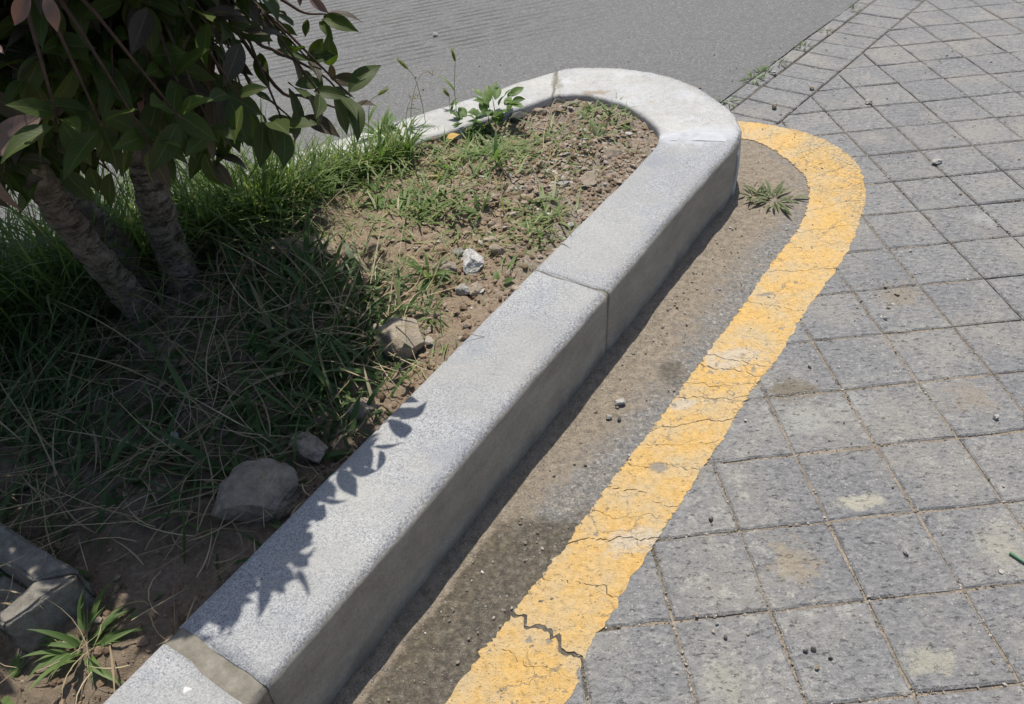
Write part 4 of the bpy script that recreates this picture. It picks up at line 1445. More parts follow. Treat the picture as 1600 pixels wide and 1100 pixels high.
# ------------------------------------------------------------------ weeds
def leaf_mesh(name, L, Wd, mat, fold=0.25, curl=0.3, nl=9, seed=0, pet=0.06, tipp=1.0):
    """leaf lying along +Y, face +Z; UV u across, v along"""
    r = np.random.default_rng(seed)
    V, UV = [], []
    xs = (-1, -0.5, 0, 0.5, 1)
    ph = r.uniform(0, 6)
    for i in range(nl + 1):
        t = i / nl
        wv = math.sin(math.pi * min(1, max(0, t)) ** (0.85 * tipp)) ** 0.85 if 0 < t < 1 else 0.0
        if t > 0.72:
            wv *= 1 - 0.35 * ((t - 0.72) / 0.28) ** 0.8
        wv = max(wv, 0.02)
        a = curl * (t ** 1.6)
        for u in xs:
            x = u * wv * Wd / 2
            z = abs(u) * wv * Wd / 2 * fold + 0.03 * Wd * math.sin(9 * t + ph + 2 * u) * abs(u)
            yy = t * L
            # bend downwards along the length
            y2 = L * (math.sin(a) / (curl + 1e-6) if abs(curl) > 1e-3 else t) if False else yy * (1 - 0.12 * a * a)
            V.append((x * math.cos(fold * 0.4), y2, z - L * 0.5 * a * t))
            UV.append((u * 0.5 + 0.5, t))
    F = []
    for i in range(nl):
        for j in range(4):
            F.append([i * 5 + j, i * 5 + j + 1, (i + 1) * 5 + j + 1, (i + 1) * 5 + j])
    me = mesh_np(name, V, F, mat, True)
    uvl = me.uv_layers.new(name='UVMap')
    for lp in me.loops:
        uvl.data[lp.index].uv = UV[lp.vertex_index]
    return me


def orient(direction, up, roll=0.0):
    y = Vector(direction).normalized()
    u = Vector(up)
    x = y.cross(u)
    if x.length < 1e-3:
        x = y.cross(Vector((0.3, 0.8, 0.1)))
    x.normalize()
    z = x.cross(y)
    return Matrix((x, y, z)).transposed() @ Matrix.Rotation(roll, 3, 'Y')


def put_leaf(me, root, p, d, up, scale=1.0, roll=0.0, name='leaf'):
    o = bpy.data.objects.new(name, me)
    COL.objects.link(o)
    o.parent = root
    o.matrix_local = Matrix.Translation(p) @ orient(d, up, roll).to_4x4() @ Matrix.Diagonal((scale, scale, scale, 1))
    return o


WL_OV = [leaf_mesh('leaf', 1, 0.48, M_WEED, 0.3, 0.5, 7, s) for s in (1, 2)]
WL_NR = [leaf_mesh('leaf', 1, 0.13, M_WEED, 0.35, 0.8, 7, s, tipp=0.7) for s in (3, 4)]
WL_DU = [leaf_mesh('leaf', 1, 0.15, M_DULL, 0.3, 0.5, 7, s) for s in (5, 6)]
WL_SM = [leaf_mesh('leaf', 1, 0.13, M_DULL, 0.3, 0.5, 5, s) for s in (9, 10)]


def rosette(name, label, cat, loc, meshes, n, L, el, spread=0.01, seed=0, group=None, stemh=0.0, az=None, azs=math.pi):
    r = np.random.default_rng(seed)
    root = thing(name, label, cat, loc, 0, group)
    for i in range(n):
        a = (r.uniform(-math.pi, math.pi) if az is None else az + r.normal(0, azs))
        e = r.uniform(*el)
        d = (math.cos(a) * math.cos(e), math.sin(a) * math.cos(e), math.sin(e))
        h = stemh * (i / n) ** 0.8
        p = (math.cos(a) * spread * r.random(), math.sin(a) * spread * r.random(), 0.002 + h)
        put_leaf(meshes[i % len(meshes)], root, p, d, (0, 0, 1), r.uniform(*L), r.normal(0, 0.3))
    if stemh > 0.02:
        V, F = tube([(0, 0, -0.005), (0.003, 0.002, stemh * 0.5), (0.0, 0.004, stemh)], [0.0018, 0.0015, 0.001], 6)
        me = mesh_np('stem', V, F, M_WEED, True)
        link('stem', me, root)
    return root


rosette('leafy_weed', 'tall bright green broadleaf weed leaning on far kerb, fullest of the bed weeds', 'weed', on(0.01, 2.30), WL_OV, 38, (0.032, 0.060), (0.0, 1.1), 0.07, 1, stemh=0.085)
rosette('leafy_weed', 'low broadleaf weed left of the tallest weed', 'weed', on(-0.055, 2.30), WL_OV, 24, (0.03, 0.055), (0.0, 0.9), 0.06, 2, stemh=0.04)
rosette('leafy_weed', 'round leaved weed next to the fallen yellow leaf', 'weed', on(-0.105, 2.26), WL_OV, 12, (0.03, 0.06), (0.1, 0.8), 0.04, 4, stemh=0.02)
rosette('leafy_weed', 'upright strap leaved weed with its own dark shadow on bare soil', 'weed', on(0.0, 1.985), WL_NR, 8, (0.05, 0.09), (0.7, 1.4), 0.01, 3, stemh=0.03)
for k, (x, y, lab, ms, nn, LL) in enumerate([
        (-0.325, 1.90, 'strap leaved weed at the shade edge, leftmost on the open soil', WL_NR, 9, (0.06, 0.11)),
        (-0.255, 1.875, 'small round leaved weed right beside the shade edge strap weed', WL_OV, 5, (0.03, 0.045)),
        (-0.20, 1.835, 'dark clump of narrow weed leaves in the middle of the soil', WL_NR, 12, (0.045, 0.09)),
        (-0.045, 1.775, 'short strap leaved tuft between the middle clump and the kerb', WL_NR, 8, (0.04, 0.08)),
        (-0.13, 2.04, 'spread cut weed behind the middle clump', WL_NR, 12, (0.04, 0.08)),
        (0.02, 2.07, 'broken weed tuft right of the spread cut weed', WL_NR, 9, (0.035, 0.07)),
        (0.13, 1.72, 'low weed mat hugging the near kerb edge', WL_DU, 9, (0.03, 0.055)),
        (0.30, 2.12, 'wilted weed among gravel near the curved stone', WL_DU, 9, (0.03, 0.06)),
        (0.315, 2.31, 'wilted weed on the ridge under the curved stone', WL_DU, 8, (0.03, 0.055)),
        (-0.175, 1.50, 'tufted weed with pale bud at the shadow edge', WL_NR, 14, (0.05, 0.1)),
        (-0.165, 1.35, 'small green weed right behind the flat tan stone', WL_NR, 9, (0.03, 0.06)),
        (-0.33, 2.25, 'arched grassy weed at the far kerb, left of the dry stem', WL_NR, 16, (0.06, 0.12)),
        (-0.26, 2.28, 'arched grassy weed at the far kerb under the dry stem', WL_NR, 12, (0.05, 0.1)),
        (-0.02, 1.46, 'single leaf seedling beside the near kerb', WL_OV, 2, (0.03, 0.04))]):
    rosette('weed_tuft', lab, 'weed', on(x, y), ms, nn, LL, (0.15, 1.2), 0.014, 20 + k)
rosette('weed_tuft', 'dusty green weed growing in the gutter beside the yellow line', 'weed', (0.80, 1.985, 0.0), WL_DU, 44, (0.025, 0.065), (0.02, 0.7), 0.06, 50)
rosette('weed_tuft', 'smaller dusty weed at the foot of the kerb end', 'weed', (0.745, 2.015, 0.0), WL_SM, 26, (0.02, 0.05), (0.05, 0.9), 0.03, 51)
rosette('weed_tuft', 'sunlit strap leaved weed beside the nearest kerb stone', 'weed', on(-0.71, 0.675), WL_NR, 30, (0.04, 0.10), (0.2, 1.2), 0.035, 52)
rosette('weed_tuft', 'little round leaved weed in the wide joint corner of the kerb', 'weed', on(-0.625, 0.735), WL_OV, 9, (0.014, 0.026), (0.1, 0.9), 0.02, 53)
rosette('weed_tuft', 'bright weed cut by the lower left picture corner', 'weed', on(-0.82, 0.62), WL_NR, 14, (0.04, 0.09), (0.2, 1.0), 0.02, 54)
for k, (x, y, lab, nn, LL) in enumerate([
        (0.845, 2.665, 'green tuft in the road joint touching the curved kerb', 18, (0.02, 0.04)),
        (0.985, 2.835, 'greenest tuft in the road joint, second from the kerb', 24, (0.02, 0.045)),
        (1.035, 2.885, 'tuft in the road joint just beyond the greenest one', 22, (0.02, 0.042)),
        (1.115, 2.95, 'dry yellowish tuft in the middle of the road joint', 16, (0.018, 0.035)),
        (1.25, 3.09, 'low mossy tuft in the road joint past the dry one', 26, (0.016, 0.03)),
        (1.40, 3.24, 'thin mossy tuft in the far road joint', 18, (0.014, 0.028)),
        (1.60, 3.45, 'farthest mossy tuft of the road joint at picture top', 20, (0.016, 0.03))]):
    rosette('joint_weed', lab, 'weed', (x, y, -0.002), WL_NR if k in (0, 1, 2) else WL_SM, nn, LL, (0.15, 1.2), 0.03, 60 + k, 'weeds along the road joint')

# foxtail grasses beside the far kerb
for k, (bx, by, mids, hb, ht, lab) in enumerate([
        (-0.105, 2.36, [(-0.105, 2.39, 0.24)], (-0.093, 2.40, 0.330), (-0.099, 2.40, 0.368), 'tallest upright foxtail with straight stem above leafy weed'),
        (-0.20, 2.30, [(-0.205, 2.32, 0.25), (-0.215, 2.33, 0.315)], (-0.232, 2.33, 0.346), (-0.259, 2.33, 0.381), 'foxtail whose green head leans left over the road'),
        (-0.37, 2.18, [(-0.36, 2.22, 0.24), (-0.345, 2.24, 0.295)], (-0.322, 2.25, 0.308), (-0.288, 2.25, 0.327), 'foxtail head touching the tip of the shrub leaf'),
        (-0.12, 2.34, [(-0.125, 2.37, 0.20)], (-0.124, 2.40, 0.222), (-0.140, 2.40, 0.248), 'short foxtail head low above the kerb edge')]):
    z0 = float(soil_z(np.array([bx]), np.array([by]))[0])
    root = thing('foxtail_grass', lab, 'grass stalk', (bx, by, z0), 0, 'foxtail grasses by the far kerb')
    B = np.array([bx, by, z0])
    path = catmull([(0, 0, -0.005)] + [tuple(np.array(m) - B) for m in mids] + [tuple(np.array(hb) - B)], 6)
    V, F = tube(path, 0.0009, 5)
    link('stem', mesh_np('stem', V, F, M_GRASS, True, {'tint': [0.5] * len(V)}), root)
    # bristly head: core plus fine bristles
    a, b = np.array(hb) - B, np.array(ht) - B
    ax = b - a
    hl = np.linalg.norm(ax)
    axn = ax / hl
    acc = Acc()
    cp = [a + ax * t + np.array([0, 0, -0.004 * t * t]) for t in np.linspace(0, 1, 7)]
    V, F = tube(cp, [0.0016, 0.0036, 0.0044, 0.0045, 0.004, 0.0028, 0.0008], 7)
    acc.add(V, F, 0.3)
    r = np.random.default_rng(300 + k)
    s1 = np.cross(axn, [0.1, 0.3, 1])
    s1 /= np.linalg.norm(s1)
    s2 = np.cross(axn, s1)
    for _ in range(260):
        t = r.random()
        th2 = r.uniform(0, 6.28)
        rad = s1 * math.cos(th2) + s2 * math.sin(th2)
        p = a + ax * t + rad * 0.0034
        d = (rad * 0.8 + axn * 0.7) * r.uniform(0.005, 0.0105)
        sd = np.cross(d, axn)
        sd = sd / (np.linalg.norm(sd) + 1e-9) * 0.00035
        acc.add([p - sd, p + sd, p + d], [[0, 1, 2]], r.uniform(0.3, 1))
    link('seed_head', acc.mesh('seed_head', M_SEED), root)
    for q in range(2):
        a2 = r.uniform(0, 6.28)
        put_leaf(WL_NR[q], root, path[3 + 3 * q] if len(path) > 6 else path[2], (math.cos(a2) * 0.6, math.sin(a2) * 0.6, 0.7), (0, 0, 1), r.uniform(0.05, 0.09))


# dry stalks lying or standing
def stalk(label, pts, r0, tint, seed, heads=True):
    root = thing('dry_stalk', label, 'straw', pts[0], 0, 'single dry straws on the bed')
    P = catmull([tuple(np.array(p) - np.array(pts[0])) for p in pts], 6)
    V, F = tube(P, np.linspace(r0, r0 * 0.6, len(P)), 5)
    link('stem', mesh_np('stem', V, F, M_STRAW, True, {'tint': [tint] * len(V)}), root)
    if heads:
        r = np.random.default_rng(seed)
        acc = Acc()
        for q in range(6):
            t = len(P) - 1 - q
            d = r.normal(0, 1, 3) * np.array([0.6, 0.6, 0.3]) + np.array([0, 0, 0.3])
            d = d / np.linalg.norm(d) * r.uniform(0.012, 0.022)
            p = P[t]
            V, F = tube([p, p + d * 0.5, p + d], [0.0004, 0.0012, 0.0003], 5)
            acc.add(V, F, r.uniform(0.4, 1))
        link('husk', acc.mesh('husk', M_STRAW), root)


def s3(x, y, dz):
    return (x, y, float(soil_z(np.array([x]), np.array([y]))[0]) + dz)


stalk('long pale straw arching from gravel onto the near kerb', [s3(0.105, 1.79, 0.01), s3(0.18, 1.85, 0.015), s3(0.27, 1.90, 0.02), (0.36, 1.945, 0.192), (0.405, 1.972, 0.194)], 0.0016, 0.8, 1, False)
stalk('thin straw alongside the long straw ending in the gravel', [s3(0.115, 1.77, 0.01), s3(0.2, 1.84, 0.012), s3(0.29, 1.905, 0.014), (0.38, 1.955, 0.191)], 0.001, 0.6, 2, False)
stalk('bent straw standing under the far kerb stone', [s3(0.137, 2.02, 0.002), s3(0.145, 2.12, 0.02), s3(0.165, 2.24, 0.03), s3(0.20, 2.34, 0.028), s3(0.235, 2.37, 0.015)], 0.0012, 0.9, 3, False)
stalk('straight straw leaning right from the bent straw foot', [s3(0.14, 2.02, 0.004), s3(0.2, 2.07, 0.012), s3(0.27, 2.12, 0.01)], 0.001, 0.9, 4, False)
stalk('short straw pointing at the near kerb from the gravel', [s3(0.30, 2.06, 0.01), s3(0.38, 2.0, 0.014), (0.415, 1.975, 0.193)], 0.001, 1.0, 5, False)
stalk('kinked brown straw on soil beside the tan stone', [s3(-0.135, 1.19, 0.01), s3(-0.125, 1.225, 0.022), s3(-0.095, 1.255, 0.026), s3(-0.045, 1.262, 0.01)], 0.0012, 0.5, 6, False)
stalk('tall dry stem with pale husks leaning right over the far kerb', [s3(-0.245, 2.27, 0), s3(-0.235, 2.29, 0.07), s3(-0.205, 2.31, 0.14), s3(-0.175, 2.32, 0.16), s3(-0.16, 2.32, 0.155)], 0.0012, 0.75, 7)
stalk('shorter dry stem with pale husks beside the tall dry stem', [s3(-0.26, 2.26, 0), s3(-0.255, 2.28, 0.05), s3(-0.235, 2.29, 0.09), s3(-0.205, 2.29, 0.10)], 0.0011, 0.75, 8)
stalk('long thin stem rising from grass at the shade edge', [s3(-0.205, 1.50, 0.0), s3(-0.27, 1.58, 0.05), s3(-0.33, 1.66, 0.09), s3(-0.37, 1.73, 0.12)], 0.0011, 0.6, 9)
stalk('pale stem crossing dark grass at the left picture edge', [s3(-0.86, 0.90, 0.03), s3(-0.78, 0.955, 0.045), s3(-0.70, 1.02, 0.05), s3(-0.66, 1.07, 0.045)], 0.0011, 0.7, 10)
stalk('woody twig lying on shaded soil behind the concrete block', [s3(-0.66, 0.82, 0.012), s3(-0.60, 0.85, 0.02), s3(-0.54, 0.865, 0.022), s3(-0.46, 0.85, 0.02)], 0.0017, 0.25, 11, False)
stalk('forked pale stem lying between block and large stone', [s3(-0.64, 0.855, 0.012), s3(-0.58, 0.90, 0.025), s3(-0.53, 0.905, 0.028), s3(-0.47, 0.97, 0.03)], 0.0012, 0.5, 12, False)
stalk('straw leaning against the large brown stone', [s3(-0.545, 0.80, 0.005), s3(-0.53, 0.845, 0.03), s3(-0.50, 0.885, 0.06)], 0.0011, 0.8, 13, False)

# fallen yellow leaf, green twig
yl_me = leaf_mesh('leaf', 0.045, 0.026, M_YLEAF, 0.2, 0.3, 7, 5)
o = link('fallen_leaf', yl_me, None, s3(-0.14, 2.215, 0.012))
o.rotation_euler = (0.25, 0.2, -1.2)
tag(o, 'fallen yellow leaf under the weeds at the far kerb', 'leaf')
V, F = tube([(0, 0, 0), (0.012, -0.019, 0.001), (0.03, -0.042, 0.0)], [0.0028, 0.0026, 0.0022], 7)
g = NT('green_stem')
M_GST = g.done((0.09, 0.19, 0.11), 0.5)
o = link('green_twig', mesh_np('green_twig', V, F, M_GST, True), None, (0.835, 0.765, 0.0035))
tag(o, 'green snapped twig on the paving at the right picture edge', 'twig')

# pebbles one can pick out on the hard ground
PB = [(1.298, 2.551, 'w', .030, .016, 'white oblong pebble on the paving inside the border course'), (1.332, 2.113, 'w', .034, .014, 'pale oblong pebble lying on a joint of the paving'),
      (0.982, 2.576, 't', .026, .022, 'round tan pebble on the border course near the kerb'), (1.155, 2.702, 't', .024, .02, 'tan pebble in the border course joint'),
      (1.069, 2.86, 'w', .034, .016, 'flat white pebble beside the road joint weeds'), (0.661, 0.783, 'w', .011, .011, 'single pale bead of stone on a near paving tile'),
      (0.441, 0.623, 'd', .010, .010, 'right dark bead of the close dark pair on the near paving'), (0.428, 0.622, 'd', .009, .009, 'left dark bead of the close dark pair on the near paving'),
      (0.463, 0.606, 'd', .008, .008, 'lone dark bead below right of the dark pair'), (0.437, 0.592, 't', .010, .009, 'brown bead below the dark pair on the near paving'),
      (0.342, 0.892, 'd', .012, .009, 'dark flat pebble close to the yellow line on the paving'), (0.973, 1.077, 'w', .016, .014, 'pale grey pebble on a tan stained tile'),
      (0.66, 1.281, 'w', .014, .011, 'light chip on the muddy patch beside the yellow line'), (0.887, 1.414, 'w', .013, .01, 'pale pebble below the sandy patch'),
      (0.215, 1.167, 'd', .011, .009, 'black pebble in the gutter dust'), (0.193, 1.175, 'w', .016, .012, 'whitish chip left of the black pebble in the gutter'),
      (0.225, 1.215, 'w', .026, .016, 'pale broken chunk in the gutter beside the damp patch'), (-0.214, 3.593, 'w', .030, .018, 'white pebble alone on the far road'),
      (0.271, 0.7, 't', .010, .008, 'brownish pebble in a joint near the bottom of the yellow line'), (0.301, 0.684, 'w', .009, .007, 'upper pale bead of three beneath a near joint'),
      (0.308, 0.658, 'd', .009, .007, 'lower dark bead of three beneath a near joint'), (0.95, 1.502, 't', .014, .009, 'brown chip on the sandy patch of the paving'), (0.91, 1.455, 't', .012, .008, 'smaller brown chip at the lower edge of the sandy patch')]
M_RPALE = stone_mat('pale_pebble', (0.22, 0.21, 0.195), (0.31, 0.30, 0.28), (0.40, 0.39, 0.365))
PM = {'w': M_RPALE, 't': M_RTAN, 'd': M_RDARK}
for k, (x, y, c, sx_, sz_, lab) in enumerate(PB):
    rock('pebble', lab, (x, y, 0.0), (sx_, sx_ * 0.72, sz_), 400 + k, PM[c], 0.4 * k, 8, 3, 0.16, group='pebbles on the paving', cat='pebble', sink=0.12)

# ------------------------------------------------------------------ shrub
SB = np.array([-0.82, 1.55, 0.10])
shrub = thing('shrub', 'dense dark green shrub with bronze young leaves and two grey stems', 'shrub', tuple(SB))


def rel(p):
    return tuple(np.array(p, float) - SB)


def trunk(pts, rad, seed, ns=16):
    P = catmull(pts, 8)
    R = np.interp(np.linspace(0, 1, len(P)), np.linspace(0, 1, len(rad)), rad)
    V, F = tube([rel(p) for p in P], R, ns, 0.12, seed)
    V = np.array(V)
    V += 0.004 * np.stack([fbm(V[:, 0] * 30, V[:, 1] * 30, V[:, 2] * 30, oct=3, seed=seed + i) for i in range(3)], -1)
    link('trunk', mesh_np('trunk', V, F, M_BARK, True), shrub)


trunk([(-0.825, 1.515, 0.06), (-0.847, 1.51, 0.14), (-0.85, 1.47, 0.26), (-0.845, 1.41, 0.41), (-0.815, 1.32, 0.59), (-0.80, 1.28, 0.75)], [0.050, 0.039, 0.032, 0.030, 0.027, 0.020], 1)
trunk([(-0.765, 1.60, 0.06), (-0.775, 1.60, 0.13), (-0.762, 1.58, 0.28), (-0.742, 1.56, 0.42), (-0.727, 1.56, 0.56), (-0.72, 1.59, 0.78), (-0.70, 1.62, 1.02)], [0.056, 0.046, 0.037, 0.034, 0.029, 0.020, 0.012], 2)
trunk([(-0.82, 1.58, 0.06), (-0.87, 1.60, 0.16), (-0.92, 1.60, 0.34), (-0.98, 1.58, 0.55), (-1.02, 1.58, 0.75), (-1.03, 1.58, 0.95)], [0.050, 0.042, 0.036, 0.030, 0.02], 3)

CROWN = [((-0.72, 1.45, 0.95), (0.51, 0.50, 0.42), 330), ((-0.75, 1.74, 1.02), (0.52, 0.47, 0.38), 110),
         ((-1.22, 1.38, 0.98), (0.44, 0.50, 0.42), 110), ((-1.25, 1.85, 1.0), (0.45, 0.42, 0.36), 90), ((-0.97, 1.07, 0.96), (0.26, 0.17, 0.20), 60), ((-0.60, 1.21, 1.09), (0.25, 0.18, 0.12), 50), ((-0.45, 1.22, 1.09), (0.16, 0.18, 0.11), 40), ((-0.50, 1.06, 1.05), (0.19, 0.10, 0.08), 32), ((-0.82, 1.27, 0.74), (0.26, 0.22, 0.15), 45), ((-0.53, 1.17, 0.90), (0.25, 0.13, 0.14), 60), ((-0.62, 1.62, 1.22), (0.40, 0.48, 0.28), 100)]  # some ellipsoids lie out of view, added to shade the front leaves and soil
CC = np.array(CROWN[0][0])
CR = np.array(CROWN[0][1])
# limbs
limbs = []
starts = [(-0.815, 1.32, 0.59), (-0.80, 1.28, 0.72), (-0.727, 1.56, 0.52), (-0.72, 1.58, 0.74), (-0.98, 1.58, 0.55), (-1.02, 1.58, 0.72)]
rb = np.random.default_rng(5)
for k in range(57):
    CC, CR = (np.array(v) for v in CROWN[0 if k < 30 else 1 + k % 10][:2])
    s = np.array(starts[k % len(starts)]) if k < 30 else (np.array([-1.03, 1.58, 0.92]) if CC[0] < -0.9 else np.array([-0.70, 1.62, 0.98]))
    a = k * 2.399
    e = rb.uniform(-0.35, 0.8)
    d = np.array([math.cos(a) * math.cos(e), math.sin(a) * math.cos(e), math.sin(e)])
    tgt = CC + CR * d * 0.72
    mid = (s + tgt) / 2 + np.array([0, 0, 0.05]) + rb.normal(0, 0.03, 3)
    if k >= 30:
        mid = mid + np.array([0, 0.03, 0.22])          # upper limbs arch over before they come down
    limbs.append(catmull([s, mid, tgt], 7))
limb_acc = [Acc() for _ in limbs]
for L, ac in zip(limbs, limb_acc):
    V, F = tube([rel(p) for p in L], np.linspace(0.010, 0.004, len(L)), 7)
    ac.add(V, F)
limb_pts = np.vstack(limbs)
limb_id = np.repeat(np.arange(len(limbs)), [len(L) for L in limbs])

LM = {0: [leaf_mesh('leaf', 1, wd, M_LEAF, fo, cu, 9, s) for s, (wd, fo, cu) in enumerate([(0.44, 0.28, 0.25), (0.40, 0.38, 0.45), (0.48, 0.2, 0.15), (0.42, 0.3, 0.6)])],
      1: [leaf_mesh('leaf', 1, 0.40, M_LRED, 0.42, 0.35, 9, 11), leaf_mesh('leaf', 1, 0.42, M_LRED, 0.3, 0.5, 9, 12)],
      2: [leaf_mesh('leaf', 1, 0.40, M_LBRN, 0.3, 0.3, 9, 13), leaf_mesh('leaf', 1, 0.44, M_LBRN, 0.2, 0.5, 9, 14)]}
cand = []      # kind, mesh index, p, d, up, scale, roll


def cluster(p, outd, n, seed, kinds):
    r = np.random.default_rng(seed)
    for i in range(n):
        a = i * 2.399 + r.uniform(-0.4, 0.4)
        ref = np.array([0, 0, 1.0]) if abs(outd[2]) < 0.9 else np.array([1.0, 0, 0])
        s1 = np.cross(outd, ref)
        s1 /= np.linalg.norm(s1)
        s2 = np.cross(s1, outd)
        sp = r.uniform(0.5, 1.3)
        d = outd * r.uniform(0.3, 1.0) + (s1 * math.cos(a) + s2 * math.sin(a)) * sp + np.array([0, 0, -0.38])
        d /= np.linalg.norm(d)
        up = np.array([0, 0, 1.0]) + outd * 0.5 + r.normal(0, 0.25, 3)
        q = p - outd * 0.015 * i * r.uniform(0.6, 1.2) + d * 0.006
        kd = kinds[r.integers(0, len(kinds))]
        cand.append((kd, int(r.integers(0, len(LM[kd]))), q, d, up, r.uniform(0.046, 0.076), r.normal(0, 0.4)))


rc = np.random.default_rng(9)
seedc = 0
for ccen, crad, want in CROWN:
    CC, CR = np.array(ccen), np.array(crad)
    nc = tries = 0
    while nc < want and tries < 6000:
        tries += 1
        d = rc.normal(0, 1, 3)
        d /= np.linalg.norm(d)
        f = rc.uniform(0.55, 0.95) if rc.random() < 0.75 else rc.uniform(0.15, 0.6)
        p = CC + CR * d * f
        if p[2] < 0.54:
            continue
        j = int(np.argmin(np.linalg.norm(limb_pts - p, axis=1)))
        b = limb_pts[j]
        if np.linalg.norm(b - p) > 0.45:
            continue
        m = (b + p) / 2 + np.array([0, 0, 0.02])
        V, F = tube([rel(b), rel(m), rel(p)], [0.0028, 0.0021, 0.0013], 5)
        limb_acc[limb_id[j]].add(V, F)
        o = p - b
        o = o / (np.linalg.norm(o) + 1e-6) * 0.6 + d * 0.6
        o /= np.linalg.norm(o)
        kinds = [0, 0, 0, 0, 0, 0, 0, 2, 2] if p[2] < 1.0 else [0, 0, 0, 2, 2, 1]
        cluster(p, o, int(rc.integers(8, 13)), 1000 + seedc, kinds)
        nc += 1
        seedc += 1

for k, p in enumerate([(-0.268, 1.255, 0.735), (-0.305, 1.204, 0.765), (-0.352, 1.142, 0.745), (-0.389, 1.102, 0.805), (-0.427, 1.059, 0.785), (-0.445, 1.016, 0.825),
                       (-0.482, 0.989, 0.805), (-0.52, 0.965, 0.845), (-0.552, 0.935, 0.865), (-0.33, 1.296, 0.785), (-0.461, 1.089, 0.845)]):
    p = np.array(p) + np.array([0.052, -0.037, 0])
    j = int(np.argmin(np.linalg.norm(limb_pts - p, axis=1)))
    b = limb_pts[j]
    V, F = tube([rel(b), rel((b + p) / 2 + np.array([0, 0, 0.02])), rel(p)], [0.003, 0.0024, 0.0015], 5)
    limb_acc[limb_id[j]].add(V, F)
    o = (p - np.array([-0.72, 1.45, 0.9])) * np.array([1, 1, 0.4])
    o /= np.linalg.norm(o)
    cluster(p, o, 6, 3000 + k, [0, 0, 0, 2])

# hand-placed shoots on the visible side
TW = [[(-0.354, 1.26, 0.824), (-0.328, 1.27, 0.798), (-0.287, 1.28, 0.766), (-0.256, 1.28, 0.738), (-0.234, 1.28, 0.69)],
      [(-0.337, 1.25, 0.75), (-0.306, 1.27, 0.723), (-0.276, 1.27, 0.708), (-0.236, 1.28, 0.683)],
      [(-0.373, 1.24, 0.763), (-0.349, 1.25, 0.725), (-0.328, 1.26, 0.69)],
      [(-0.301, 1.28, 0.87), (-0.272, 1.28, 0.848), (-0.239, 1.28, 0.843)],
      [(-0.474, 1.22, 0.717), (-0.472, 1.23, 0.674), (-0.465, 1.24, 0.645)],
      [(-0.78, 1.1, 0.763), (-0.692, 1.02, 0.775), (-0.66, 1.0, 0.778)],
      [(-0.534, 1.2, 0.809), (-0.482, 1.12, 0.822), (-0.456, 1.1, 0.829)],
      [(-0.576, 1.1, 0.994), (-0.525, 1.02, 0.983), (-0.513, 1.0, 0.977)],
      [(-0.70, 1.25, 0.72), (-0.62, 1.18, 0.73), (-0.578, 1.15, 0.725)], [(-0.72, 1.3, 0.70), (-0.665, 1.26, 0.66), (-0.65, 1.25, 0.63)]]
for tw in TW:
    j = int(np.argmin(np.linalg.norm(limb_pts - np.array(tw[0]), axis=1)))
    P = catmull([tuple(limb_pts[j])] + tw, 5)
    V, F = tube([rel(p) for p in P], np.linspace(0.0034, 0.0014, len(P)), 6)
    limb_acc[limb_id[j]].add(V, F)
for ac in limb_acc:
    if len(ac.V):
        link('branch', ac.mesh('branch', M_TWIG, True), shrub)
